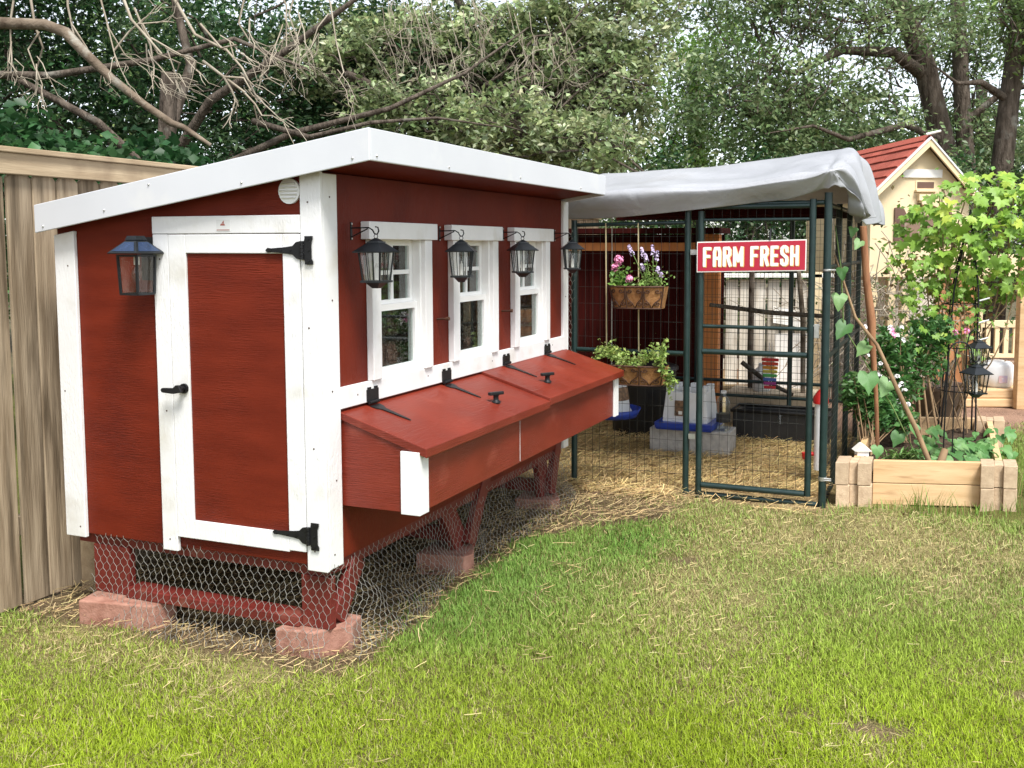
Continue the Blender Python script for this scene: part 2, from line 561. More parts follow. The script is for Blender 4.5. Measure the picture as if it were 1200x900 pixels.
def zones(x, y):
    """bare (0..1), dry (0..1), lush (0..1) from where things grow in the yard"""
    lx, ly = to_local(x, y)
    n1 = fbm(x * 1.7, y * 1.7, 3)
    n2 = fbm(x * 5, y * 5, 9)
    wob = (n1 - 0.5) * 0.35 + (n2 - 0.5) * 0.25
    edge = -0.12 - 0.62 * sstep(1.55, 2.35, lx)
    under = sstep(-0.05, 0.06, ly - edge + wob * 0.6) * sstep(-0.2, -0.05, lx + wob * 0.3) * (1 - sstep(2.75, 2.95, lx)) * (1 - sstep(1.65, 1.75, ly))
    pen = sstep(2.42, 2.62, lx + wob * 0.4) * sstep(-1.62, -1.5, ly + wob * 0.15) * (1 - sstep(1.3, 1.6, ly))
    path = sstep(7.3, 8.2, y + wob) * sstep(0.8, 1.5, x)
    g = lambda cx, cy, rx, ry: np.exp(-(((lx - cx) / rx) ** 2 + ((ly - cy) / ry) ** 2))
    worn = 0.0
    for (a_, b_, ra, rb) in ((0.19, -1.72, 0.04, 0.09), (0.17, -1.93, 0.06, 0.12), (0.62, -2.42, 0.05, 0.12), (0.28, -0.75, 0.03, 0.07), (0.45, -1.35, 0.03, 0.05), (1.62, -0.98, 0.08, 0.14), (0.02, -0.45, 0.03, 0.06)):
        worn = worn + g(a_, b_, ra, rb)
    worn = np.clip((worn + (n2 - 0.5) * 1.4 - 0.25) * 1.6, 0, 0.9)
    worn = np.where((lx > 2.0) | (ly > 0.2), 0, worn)
    bare = np.clip(np.maximum(np.maximum(np.maximum(under, pen), path), worn), 0, 1)
    dry = 0.95 * g(2.4, -1.5, 0.55, 1.0) + 0.6 * g(1.9, -2.3, 0.5, 0.7) + 0.55 * g(0.9, -1.15, 0.6, 0.45) + 0.4 * g(1.55, -0.95, 0.5, 0.35)
    dry = dry + 0.85 * g(-0.2, 0.9, 0.30, 0.95) + 0.5 * g(0.1, -1.95, 0.18, 0.2) + 0.35 * g(0.6, -2.6, 0.25, 0.35)
    dry = np.clip(dry + (n1 - 0.5) * 0.75 + (n2 - 0.5) * 0.5, 0, 1)
    lush = 0.9 * sstep(-1.0, -0.05, ly) * (lx > 0.0) * sstep(-0.05, 0.4, lx) * (1 - sstep(1.5, 2.1, lx))
    lush = np.maximum(lush, g(1.75, -0.62, 0.4, 0.28))
    lush = np.clip(lush, 0, 1)
    dry = dry * (1 - 0.85 * lush)
    return bare, dry, lush


def lin(r, g, b):
    f = lambda c: (c / 255) / 12.92 if c < 10 else ((c / 255 + 0.055) / 1.055) ** 2.4
    return np.array([f(r), f(g), f(b)])


def gh(x, y):
    """height of the yard: it dips a little towards the near end of the coop"""
    lx, ly = to_local(x, y)
    return -0.058 * (1 - sstep(1.5, 2.55, lx))


def build_ground():
    n = 300
    xs = np.linspace(-7, 9, n)
    ys = np.linspace(1.0, 15, n)
    X, Y = np.meshgrid(xs, ys)
    x, y = X.ravel(), Y.ravel()
    lx, ly = to_local(x, y)
    bare, dry, lush = zones(x, y)
    n1 = fbm(x * 6, y * 6, 21)
    n2 = fbm(x * 1.3, y * 1.3, 31)
    z = (n1 - 0.5) * 0.03 + (n2 - 0.5) * 0.03
    edge = np.minimum(np.minimum(x + 7, 9 - x), np.minimum(y - 1, 15 - y))
    e_ = np.clip(edge, 0, 1)
    z = (z * 0.7 + gh(x, y)) * e_ - 0.115 * (1 - e_)
    soil = np.array([0.085, 0.062, 0.036])
    strawc = np.array([0.42, 0.30, 0.15])
    green = np.array([0.12, 0.125, 0.03])
    dryc = np.array([0.30, 0.25, 0.11])
    pathc = np.array([0.36, 0.22, 0.15])
    c = green[None] * (1 - dry[:, None]) + dryc[None] * dry[:, None]
    inpen = sstep(2.3, 2.75, lx)[:, None]
    bc = (soil[None] * 1.3 + 0.15 * strawc[None]) * (1 - inpen) + strawc[None] * inpen
    far = sstep(7.3, 8.0, y)[:, None] * sstep(1.6, 2.2, x)[:, None]
    bc = bc * (1 - far) + pathc[None] * far
    c = c * (1 - bare[:, None]) + bc * bare[:, None]
    c = c * (0.65 + 0.7 * n1[:, None])
    V = np.stack([x, y, z], 1)
    idx = np.arange(n * n).reshape(n, n)
    F = np.stack([idx[:-1, :-1].ravel(), idx[:-1, 1:].ravel(), idx[1:, 1:].ravel(), idx[1:, :-1].ravel()], 1)
    m, nt, p = nmat('yard_soil')
    L = nt.links.new
    at = nt.nodes.new('ShaderNodeAttribute')
    at.attribute_name = 'Col'
    tc = nt.nodes.new('ShaderNodeTexCoord')
    no = nt.nodes.new('ShaderNodeTexNoise')
    no.inputs['Scale'].default_value = 150
    no.inputs['Detail'].default_value = 8
    L(tc.outputs['Object'], no.inputs['Vector'])
    hv = nt.nodes.new('ShaderNodeHueSaturation')
    mr = nt.nodes.new('ShaderNodeMapRange')
    mr.inputs[1].default_value = 0.3
    mr.inputs[2].default_value = 0.7
    mr.inputs[3].default_value = 0.3
    mr.inputs[4].default_value = 1.5
    L(no.outputs[0], mr.inputs[0])
    L(mr.outputs[0], hv.inputs['Value'])
    L(at.outputs['Color'], hv.inputs['Color'])
    L(hv.outputs[0], p.inputs['Base Color'])
    p.inputs['Roughness'].default_value = 0.95
    p.inputs['Specular IOR Level'].default_value = 0.15
    bp = nt.nodes.new('ShaderNodeBump')
    bp.inputs['Strength'].default_value = 0.9
    bp.inputs['Distance'].default_value = 0.02
    L(no.outputs[0], bp.inputs['Height'])
    L(bp.outputs[0], p.inputs['Normal'])
    np_mesh('lawn_soil', V, F, c, m, kind='structure', smooth=True)
    M['yard'] = noise_mat('leaf_litter_ground', (0.06, 0.05, 0.03), (0.13, 0.11, 0.06), 3, rough=0.95, bump=0.6, bscale=20, spec=0.1)
    g = MB().add([(-150, -150, -0.12), (150, -150, -0.12), (150, 150, -0.12), (-150, 150, -0.12)], [(0, 1, 2, 3)])
    g.build('ground', M['yard'], kind='structure')


build_ground()


# ================================================================ CHICKEN COOP
coop = thing('chicken_coop', 'red wooden chicken coop with white trim, slanted white roof and nest box', 'chicken coop')
CL, CW = 2.44, 1.29                     # length along the windows, width across the door end
SLOPE = 0.152
ROOF0 = 1.772


def wall_top(y):
    return ROOF0 - SLOPE * y


def yz(p, x):
    return (x, p[0], p[1])


def xz(p, y):
    return (p[0], y, p[1])


ZB = 0.30
MB().prism([(0.004, ZB), (CW, ZB), (CW, wall_top(CW)), (0.004, wall_top(0.0))], yz, 0, 0.018).build('end_wall', M['red_end'], coop)
MB().prism([(0.004, ZB), (CW, ZB), (CW, wall_top(CW)), (0.004, wall_top(0.0))], yz, CL - 0.02, CL - 0.002).build('far_end_wall', M['red_end'], coop)
MB().box(0.02, CW - 0.02, ZB, CL - 0.022, CW, wall_top(CW)).build('back_wall', M['red_side'], coop)
WC = (0.54, 1.2165, 1.90)               # window centres
w = MB()
GX, GZ0, GZ1 = 0.178, 0.962, 1.545      # opening half-width and heights
w.box(0, 0, ZB, CL, 0.018, GZ0)
w.box(0, 0, GZ1, CL, 0.018, ROOF0 - 0.002)
xs = [0.0] + [c + s * GX for c in WC for s in (-1, 1)] + [CL]
for i in range(0, 8, 2):
    w.box(xs[i], 0, GZ0, xs[i + 1], 0.018, GZ1)
w.build('side_wall', M['red_side'], coop)
MB().box(0.02, 0.02, ZB + 0.01, CL - 0.022, CW - 0.022, ZB + 0.03).build('floor', M['interior'], coop)
ins = MB()
ins.box(0.0185, 0.03, 0.34, 0.026, CW - 0.03, 1.56)
ins.box(0.03, CW - 0.03, 0.34, CL - 0.03, CW - 0.021, 1.55)
ins.box(0.4, 0.9, 0.7, 2.3, 0.94, 0.74)
ins.box(0.4, 1.1, 1.0, 2.3, 1.14, 1.04)
ins.build('inner_lining', M['interior'], coop)
# skirting strips under the walls
MB().box(0.03, 0.02, ZB - 0.05, 0.07, CW - 0.02, ZB - 0.001).build('sill_beam', M['red_leg'], coop)
MB().box(0.07, 0.012, ZB - 0.05, CL - 0.03, 0.05, ZB - 0.001).build('sill_beam', M['red_leg'], coop)

# ---- roof
roof = MB()
RX0, RX1, RY0, RY1 = -0.07, 2.41, -0.262, 1.325


def roof_z(y):
    return 1.795 - SLOPE * (y - RY0)


def slab(x0, x1, y0, y1, dz0, dz1):
    return [(x0, y0, roof_z(y0) + dz0), (x1, y0, roof_z(y0) + dz0), (x1, y1, roof_z(y1) + dz0), (x0, y1, roof_z(y1) + dz0),
            (x0, y0, roof_z(y0) + dz1), (x1, y0, roof_z(y0) + dz1), (x1, y1, roof_z(y1) + dz1), (x0, y1, roof_z(y1) + dz1)]


roof_o = MB().hexa(slab(RX0 + 0.004, RX1 - 0.004, RY0 + 0.004, RY1 - 0.004, 0.075, 0.108)).build('roof', M['white_roof'], coop)
MB().hexa(slab(RX0 + 0.012, RX1 - 0.012, RY0 + 0.012, RY1 - 0.012, 0.02, 0.072)).build('soffit', M['red_side'], roof_o)
MB().hexa(slab(RX0 - 0.006, RX0 + 0.003, RY0 - 0.006, RY1 + 0.004, 0.0, 0.114)).build('fascia', M['white_roof'], roof_o, 0.003)
MB().hexa(slab(RX0 + 0.0035, RX1 + 0.006, RY0 - 0.006, RY0 + 0.003, 0.001, 0.113)).build('fascia', M['white_roof'], roof_o, 0.003)
MB().hexa(slab(RX1 - 0.003, RX1 + 0.006, RY0 + 0.0035, RY1 + 0.004, 0.0, 0.114)).build('fascia', M['white_roof'], roof_o, 0.003)
for y, dz in ((1.28, 0.02), (0.95, 0.03), (0.72, 0.09), (0.28, 0.02), (-0.2, 0.02)):
    s = MB().lathe([(0.0045, 0), (0.0045, 0.003), (0.002, 0.005)], 8).build('screw', M['galv'], None)
    s.parent = roof_o
    s.rotation_euler = (0, -math.pi / 2, 0)
    s.location = (RX0 - 0.006, y, roof_z(y) + dz)
for x, dz in ((-0.03, 0.02), (0.5, 0.02), (1.2, 0.025), (2.0, 0.02)):
    s = MB().lathe([(0.0045, 0), (0.0045, 0.003), (0.002, 0.005)], 8).build('screw', M['galv'], None)
    s.parent = roof_o
    s.rotation_euler = (math.pi / 2, 0, 0)
    s.location = (x, RY0 - 0.006, roof_z(RY0) + dz)

# ---- corner boards and trim
BV = 0.003
MB().prism([(1.183, 0.285), (1.292, 0.285), (1.292, wall_top(1.29) - 0.03), (1.183, wall_top(1.183) - 0.03)], yz, -0.018, -0.0005).build('corner_board', M['white'], coop, BV)
MB().prism([(-0.02, 0.283), (0.07, 0.283), (0.07, wall_top(0.07) - 0.005), (-0.02, wall_top(-0.02) - 0.005)], yz, -0.018, -0.0005).build('corner_board', M['white'], coop, BV)
MB().box(0.0, -0.019, 0.286, 0.088, -0.0005, 1.765).build('corner_board', M['white'], coop, BV)
MB().box(CL - 0.06, -0.019, 0.286, CL, -0.0005, 1.765).build('corner_board', M['white'], coop, BV)
MB().box(CL + 0.0005, -0.019, 0.286, CL + 0.018, 0.07, 1.765).build('corner_board', M['white'], coop, BV)
MB().box(-0.02, 0.0715, 1.548, -0.0005, 0.768, 1.615).build('door_header', M['white'], coop, BV)
MB().box(-0.018, 0.692, 0.283, -0.0005, 0.768, 1.5465).build('door_jamb', M['white'], coop, BV)
MB().box(0.0885, -0.02, 0.884, CL - 0.0605, -0.0005, 0.966).build('band_board', M['white'], coop, BV)

for (y_, z_) in ((1.21, 0.33), (1.265, 0.9), (1.22, 1.42), (0.035, 0.36), (0.03, 0.75), (0.04, 1.2), (0.035, 1.66), (0.73, 0.33), (0.725, 0.85), (0.735, 1.45)):
    MB().tube([(-0.0178, y_, z_), (-0.0192, y_, z_)], 0.0034, 8).build('nail', M['rust'], coop)
for (x_, z_) in ((0.03, 0.34), (0.05, 0.62), (0.035, 0.96), (0.045, 1.3), (0.04, 1.68), (0.2, 0.925), (0.75, 0.93), (1.4, 0.925), (2.2, 0.93), (2.41, 1.2)):
    MB().tube([(x_, -0.0188, z_), (x_, -0.0208, z_)], 0.0034, 8).build('nail', M['rust'], coop)

# ---- door with its boards, hinges and turn latch
door = MB().box(-0.012, 0.15, 0.42, -0.0005, 0.604, 1.472).build('door', M['red_end'], coop)
MB().box(-0.021, 0.605, 0.345, -0.0005, 0.688, 1.545).build('stile', M['white'], door, BV)
MB().box(-0.021, 0.0735, 0.352, -0.0005, 0.149, 1.545).build('stile', M['white'], door, BV)
MB().box(-0.0205, 0.1495, 1.473, -0.0005, 0.6045, 1.545).build('rail', M['white'], door, BV)
MB().box(-0.0205, 0.1495, 0.345, -0.0005, 0.6045, 0.4195).build('rail', M['white'], door, BV)


def t_hinge(z0, parent):
    h = MB()
    h.prism([(0.012, z0 - 0.052), (0.046, z0 - 0.052), (0.046, z0 - 0.042), (0.05, z0 - 0.03), (0.05, z0 + 0.03), (0.046, z0 + 0.042), (0.046, z0 + 0.052), (0.012, z0 + 0.052),
             (0.012, z0 + 0.04), (0.018, z0 + 0.03), (0.018, z0 - 0.03), (0.012, z0 - 0.04)], yz, -0.0265, -0.0225)
    h.prism([(0.064, z0 - 0.034), (0.084, z0 - 0.03), (0.1, z0 - 0.016), (0.13, z0 - 0.012), (0.196, z0 - 0.007), (0.212, z0 - 0.009), (0.222, z0), (0.212, z0 + 0.009), (0.196, z0 + 0.007),
             (0.13, z0 + 0.012), (0.1, z0 + 0.016), (0.084, z0 + 0.03), (0.064, z0 + 0.034)], yz, -0.0265, -0.0225)
    for k in range(5):
        zz = z0 - 0.034 + k * 0.0138
        h.tube([(-0.028, 0.057, zz), (-0.028, 0.057, zz + 0.0125)], 0.0075, 8)
    for yy in (0.03,):
        for zz in (-0.04, 0.0, 0.04):
            h.tube([(-0.0265, yy, z0 + zz), (-0.0295, yy, z0 + zz)], 0.0045, 8)
    for yy in (0.11, 0.15, 0.2):
        h.tube([(-0.0265, yy, z0), (-0.0295, yy, z0)], 0.004, 8)
    h.build('hinge', M['black'], parent)


t_hinge(1.485, door)
t_hinge(0.418, door)
hd = MB()
hd.tube([(-0.0205, 0.628, 0.945), (-0.03, 0.628, 0.945)], 0.02, 12)
hd.tube([(-0.03, 0.628, 0.945), (-0.052, 0.628, 0.945)], 0.011, 10)
hd.prism([(0.607, 0.935), (0.62, 0.962), (0.637, 0.962), (0.65, 0.95), (0.705, 0.948), (0.712, 0.94), (0.705, 0.93), (0.65, 0.927)], yz, -0.064, -0.05)
hd.build('latch_handle', M['black'], door, 0.003)

# ---- round vent and small maker's sticker
vent = MB()
vent.tube([(-0.0005, 0.122, 1.702), (-0.010, 0.122, 1.702)], 0.047, 24)
vo = vent.build('vent', M['vinyl'], coop, 0.002)
for k in range(5):
    zz = 1.676 + k * 0.013
    hw = math.sqrt(max(0.0, 0.038 ** 2 - (zz - 1.702) ** 2))
    MB().hexa([(-0.0115, 0.122 - hw, zz - 0.0035), (-0.0105, 0.122 - hw, zz - 0.0035), (-0.0105, 0.122 + hw, zz - 0.0035), (-0.0115, 0.122 + hw, zz - 0.0035),
               (-0.018, 0.122 - hw, zz + 0.001), (-0.0105, 0.122 - hw, zz + 0.004), (-0.0105, 0.122 + hw, zz + 0.004), (-0.018, 0.122 + hw, zz + 0.001)]).build('vent_slat', M['vinyl'], vo)
st = MB().box(-0.0212, 0.385, 1.556, -0.0203, 0.45, 1.60)
st.build('sticker', noise_mat('sticker_paper', (0.62, 0.62, 0.6), (0.7, 0.7, 0.68), 20, rough=0.5, bump=0), coop)
mk = MB()
mk.prism([(0.432, 1.578), (0.408, 1.578), (0.412, 1.585), (0.428, 1.585)], yz, -0.0218, -0.0214)
mk.prism([(0.424, 1.586), (0.414, 1.586), (0.414, 1.597), (0.419, 1.593)], yz, -0.0218, -0.0214)
mk.prism([(0.448, 1.560), (0.388, 1.560), (0.388, 1.563), (0.448, 1.563)], yz, -0.0218, -0.0214)
mk.build('sticker_print', noise_mat('sticker_ink', (0.35, 0.1, 0.07), (0.3, 0.12, 0.1), 20, rough=0.5, bump=0), coop)


# ---- three double-hung windows
def window(cx):
    gw = 0.15
    wf = MB()
    # vinyl frame lining the opening
    wf.box(cx - 0.177, -0.012, 0.963, cx - 0.162, 0.05, 1.543)
    wf.box(cx + 0.162, -0.012, 0.963, cx + 0.177, 0.05, 1.543)
    wf.box(cx - 0.1615, -0.012, 1.529, cx + 0.1615, 0.05, 1.543)
    wf.box(cx - 0.1615, -0.012, 0.963, cx + 0.1615, 0.05, 0.978)
    o = wf.build('window', M['vinyl'], coop)
    MB().box(cx - 0.272, -0.042, 1.527, cx + 0.272, -0.0005, 1.597).build('head_casing', M['white'], o, BV)
    MB().box(cx - 0.24, -0.032, 0.967, cx - 0.1775, -0.0005, 1.5265).build('side_casing', M['white'], o, BV)
    MB().box(cx + 0.1775, -0.032, 0.967, cx + 0.24, -0.0005, 1.5265).build('side_casing', M['white'], o, BV)

    def sash(z0, z1, y, name):
        s = MB()
        s.box(cx - 0.1612, y, z0, cx - gw + 0.014, y + 0.02, z1)
        s.box(cx + gw - 0.014, y, z0, cx + 0.1612, y + 0.02, z1)
        s.box(cx - gw + 0.0141, y, z1 - 0.026, cx + gw - 0.0141, y + 0.02, z1)
        s.box(cx - gw + 0.0141, y, z0, cx + gw - 0.0141, y + 0.02, z0 + 0.026)
        return s.build(name, M['vinyl'], o)
    sash(0.9785, 1.262, 0.0, 'lower_sash')
    sash(1.252, 1.5285, 0.024, 'upper_sash')
    MB().box(cx - gw, 0.011, 0.998, cx + gw, 0.013, 1.245).build('pane', M['glass'], o)
    MB().box(cx - 0.009, 0.0265, 1.275, cx + 0.009, 0.042, 1.506).build('muntin', M['vinyl'], o)
    MB().box(cx - gw + 0.012, 0.0268, 1.382, cx + gw - 0.012, 0.0417, 1.400).build('muntin', M['vinyl'], o)
    for a, b in ((-gw, -0.0095), (0.0095, gw)):
        for c, d in ((1.27, 1.3815), (1.4005, 1.51)):
            MB().box(cx + a, 0.034, c, cx + b, 0.036, d).build('pane', M['glass'], o)


for c in WC:
    window(c)
# two small bolts left sticking out of the siding between the windows
for x, z in ((0.872, 1.172), (1.555, 1.166)):
    MB().tube([(x, -0.0005, z), (x, -0.05, z + 0.003)], 0.005, 6).tube([(x, -0.05, z + 0.003), (x, -0.062, z + 0.004)], 0.009, 6).build('bolt', M['rust'], coop)

# ---- nest box
NY = -0.34
NZ0 = 0.512
box = MB()
box.prism([(-0.0005, NZ0), (NY, NZ0), (NY, 0.735), (-0.0005, 0.862)], yz, 0.1, 0.116)
box.prism([(-0.0005, NZ0), (NY, NZ0), (NY, 0.735), (-0.0005, 0.862)], yz, 2.384, 2.4)
box.box(0.1165, NY + 0.017, NZ0, 2.3835, -0.001, NZ0 + 0.014)
nest = box.build('nest_box', M['red_box'], coop)
MB().box(0.1, NY - 0.002, NZ0, 1.018, NY + 0.0165, 0.737).build('front_board', M['red_box'], nest, 0.0015)
MB().box(1.0205, NY - 0.002, NZ0, 2.4, NY + 0.0165, 0.737).build('front_board', M['red_box'], nest, 0.0015)
MB().box(0.088, NY - 0.012, NZ0 - 0.006, 0.0995, NY + 0.066, 0.744).build('corner_trim', M['white'], nest, 0.002)
MB().box(0.0885, NY - 0.0145, NZ0 - 0.006, 0.158, NY - 0.0025, 0.744).build('corner_trim', M['white'], nest, 0.002)
MB().box(2.34, NY - 0.0145, NZ0 - 0.006, 2.412, NY - 0.0025, 0.744).build('corner_trim', M['white'], nest, 0.002)
LY0, LY1 = -0.383, -0.003


def lid_z(y):
    return 0.876 + (0.876 - 0.760) / 0.38 * (y + 0.003)


def lid(x0, x1, dz, name='lid'):
    b = MB()
    b.hexa([(x0, LY0, lid_z(LY0) - 0.036 + dz), (x1, LY0, lid_z(LY0) - 0.036 + dz), (x1, LY1, lid_z(LY1) - 0.03 + dz), (x0, LY1, lid_z(LY1) - 0.03 + dz),
            (x0, LY0, lid_z(LY0) + dz), (x1, LY0, lid_z(LY0) + dz), (x1, LY1, lid_z(LY1) + dz), (x0, LY1, lid_z(LY1) + dz)])
    return b.build(name, M['red_box'], nest, 0.003)


MB().box(1.0183, NY - 0.0026, NZ0 + 0.006, 1.0202, NY + 0.01, 0.722).build('caulk_line', M['white'], nest)
lid1 = lid(0.092, 1.284, 0.0)
lid2 = lid(1.288, 2.425, 0.013)


def strap_hinge(x, dz):
    h = MB()
    h.box(x - 0.04, -0.0265, 0.888, x + 0.04, -0.0205, 0.935)
    h.box(x - 0.034, -0.0265, 0.935, x - 0.014, -0.0205, 0.944)
    h.box(x + 0.014, -0.0265, 0.935, x + 0.034, -0.0205, 0.944)
    for k in range(5):
        xx = x - 0.034 + k * 0.0138
        h.tube([(xx, -0.03, 0.884 + dz), (xx + 0.0125, -0.03, 0.884 + dz)], 0.0075, 8)
    zt = lambda y: lid_z(y) + 0.0015 + dz
    p = [(-0.034, 0.034), (-0.055, 0.03), (-0.075, 0.014), (-0.18, 0.006), (-0.196, 0.0015)]
    vs, fs = [], []
    for y, hw in p:
        vs += [(x - hw, y, zt(y)), (x + hw, y, zt(y)), (x + hw, y, zt(y) + 0.0035), (x - hw, y, zt(y) + 0.0035)]
    n = len(p)
    for i in range(n - 1):
        for a in range(4):
            fs.append((i * 4 + a, i * 4 + (a + 1) % 4, (i + 1) * 4 + (a + 1) % 4, (i + 1) * 4 + a))
    fs += [(0, 1, 2, 3), (4 * n - 1, 4 * n - 2, 4 * n - 3, 4 * n - 4)]
    h.add(vs, fs)
    return h


for x, dz, l in ((0.30, 0, lid1), (0.915, 0, lid1), (1.56, 0.013, lid2), (2.115, 0.013, lid2)):
    strap_hinge(x, dz).build('strap_hinge', M['black'], l)
for x, dz, l in ((0.935, 0, lid1), (1.54, 0.013, lid2)):
    y = -0.262
    z = lid_z(y) + dz
    k = MB()
    k.lathe([(0.021, 0), (0.021, 0.006), (0.013, 0.012), (0.012, 0.03), (0.016, 0.036)], 14, (x, y, z))
    k.prism([(-0.036, -0.012), (0.036, -0.012), (0.042, 0), (0.036, 0.012), (-0.036, 0.012), (-0.042, 0)],
            lambda p, t, x=x, y=y, z=z: (x + p[0] * 0.87 + p[1] * 0.5, y - p[0] * 0.5 + p[1] * 0.87, z + t), 0.036, 0.05)
    k.build('lid_knob', M['black'], l, 0.003)

# ---- legs, braces, rail
def board(p0, p1, width, thick, axis, name='leg'):
    """a board from p0 to p1 lying in a vertical plane; axis is its thickness direction"""
    p0, p1, ax = Vector(p0), Vector(p1), Vector(axis).normalized()
    d = (p1 - p0).normalized()
    wv = d.cross(ax).normalized() * (width / 2)
    tv = ax * (thick / 2)
    ps = [p0 - wv - tv, p0 + wv - tv, p0 + wv + tv, p0 - wv + tv, p1 - wv - tv, p1 + wv - tv, p1 + wv + tv, p1 - wv + tv]
    return MB().hexa(ps).build(name, M['red_leg'], coop, 0.003)


HB = 0.046
board((0.04, 0.065, HB), (0.04, 0.065, ZB - 0.051), 0.13, 0.038, (1, 0, 0))
board((0.04, 1.09, HB), (0.04, 1.09, ZB - 0.051), 0.19, 0.038, (1, 0, 0))
board((0.085, 0.022, HB + 0.015), (0.235, 0.022, ZB - 0.04), 0.085, 0.036, (0, 1, 0), 'brace')
board((1.165, 0.05, HB - 0.01), (0.95, 0.05, ZB + 0.05), 0.12, 0.036, (0, 1, 0))
board((1.185, 0.012, HB - 0.005), (1.375, 0.012, ZB + 0.05), 0.085, 0.036, (0, 1, 0), 'brace')
board((2.225, 0.05, HB - 0.01), (2.14, 0.05, ZB + 0.05), 0.13, 0.036, (0, 1, 0))
board((2.235, 0.012, HB - 0.005), (2.345, 0.012, ZB + 0.05), 0.085, 0.036, (0, 1, 0), 'brace')
board((2.2, 1.1, HB - 0.01), (2.2, 1.1, ZB - 0.051), 0.14, 0.038, (1, 0, 0))
board((1.15, 1.1, HB - 0.01), (1.15, 1.1, ZB - 0.051), 0.14, 0.038, (1, 0, 0))
MB().box(0.0, 0.132, 0.046, 0.09, 0.994, 0.088).build('cross_rail', M['red_leg'], coop, 0.004)
MB().box(1.13, 0.08, 0.06, 1.17, 1.02, 0.13).build('cross_rail', M['red_leg'], coop, 0.004)
MB().box(2.18, 0.08, 0.06, 2.22, 1.02, 0.13).build('cross_rail', M['red_leg'], coop, 0.004)


# ---- the concrete blocks the legs stand on
def block(poly, h, label, name='concrete_block', m='block', group='blocks under the coop legs', cat='block', z0=-0.015):
    cx = sum(p[0] for p in poly) / len(poly)
    cy = sum(p[1] for p in poly) / len(poly)
    b = MB().prism([(p[0], p[1]) for p in poly], lambda p, t: (p[0], p[1], t), z0, h)
    o = b.build(name, M[m], None, 0.006, base=(cx, cy, z0), label=label, cat=cat, group=group)
    return o


BT, BB = 0.045, -0.075
block([(-0.038, 0.213), (-0.022, 0.055), (0.10, -0.045), (0.2, -0.02), (0.2, 0.2)], BT, 'reddish concrete block under the near corner leg below the coop door', z0=BB)
block([(-0.095, 1.155), (-0.05, 0.90), (-0.03, 0.82), (0.08, 0.80), (0.16, 1.0), (0.12, 1.2)], BT, 'reddish concrete block under the left corner leg beside the fence', z0=BB)
block([(0.98, 0.19), (1.02, -0.05), (1.08, -0.07), (1.22, 0.0), (1.22, 0.2)], BT - 0.011, 'dusty reddish concrete block under the middle V-shaped leg of the coop', z0=BB)
block([(2.08, 0.17), (2.12, -0.05), (2.18, -0.075), (2.32, 0.0), (2.3, 0.2)], BT - 0.011, 'dusty reddish concrete block under the coop leg nearest the wire pen', z0=BB)
block([(1.05, 1.0), (1.05, 1.25), (1.25, 1.25), (1.25, 1.0)], BT - 0.011, 'concrete block far back in the shade under the coop', z0=BB)


# ---- chicken wire skirts
def hex_wire(fn, w_, h_, cell, r=0.00095):
    """fn(s, t) with s in metres along and t in metres up"""
    b = MB()
    dx, dy = cell, cell * 0.9
    rows = int(h_ / dy) + 1
    cols = int(w_ / dx) + 1
    J = {}

    def pt(i, j, a, c):
        k = (i, j)
        return Vector(fn(min(a, w_), min(c, h_)))
    for j in range(rows):
        for i in range(cols):
            x = (i + (0.5 if j % 2 else 0.0)) * dx
            y = j * dy
            p0 = fn(x, y)
            p1 = fn(x, y + dy * 0.42)
            pl = fn(x - dx / 2, y + dy)
            pr = fn(x + dx / 2, y + dy)
            b.tube([p0, p1], r * 1.35, 3, False)
            if y + dy <= h_ + 1e-6:
                b.tube([p1, pl], r, 3, False)
                b.tube([p1, pr], r, 3, False)
    return b


rj = random.Random(3)
JX = [[rj.uniform(-1, 1) for _ in range(40)] for _ in range(40)]


def wob(a, b, s=0.012):
    return s * (math.sin(a * 9.1 + b * 3) + 0.6 * math.sin(a * 23 + b * 11 + 1.3) + 0.5 * math.sin(b * 31 + a * 5))


def end_skirt(s, t):
    k = min(1.0, t / 0.38)
    y = -0.03 + s
    nearleg = max(0, 1 - abs(y - 0.06) / 0.12) + max(0, 1 - abs(y - 1.09) / 0.15)
    return (0.012 - 0.10 * (1 - k) ** 2.0 * (1 - 0.55 * min(1, nearleg)) - abs(wob(s, t)) * 0.8, y + wob(t, s, 0.006), -0.042 + t * 0.90 + 0.02 * (1 - k) * math.sin(s * 7))


def gz(s):
    return 0.05 * min(1, max(0, (s - 1.6) / 0.8))


def side_skirt(s, t):
    k = min(1.0, t / 0.42)
    return (0.0 + s + wob(t, s, 0.006), 0.004 - (0.09 + 0.05 * math.sin(s * 3.1 + 1)) * (1 - k) ** 1.3 - abs(wob(s, t, 0.016)), -0.042 + gz(s) + t * (0.80 - gz(s) / 0.42) + 0.015 * (1 - k) * math.sin(s * 9))


hex_wire(end_skirt, 1.19, 0.38, 0.035).build('chicken_wire', M['wire'], None, base=(0, 0.6, 0), label='galvanised chicken wire skirt closing the gap below the coop door', cat='chicken wire', group='chicken wire skirts')
hex_wire(side_skirt, 2.3, 0.42, 0.035).build('chicken_wire', M['wire'], None, base=(1.2, 0, 0), label='galvanised chicken wire skirt below the nest box side of the coop', cat='chicken wire', group='chicken wire skirts')


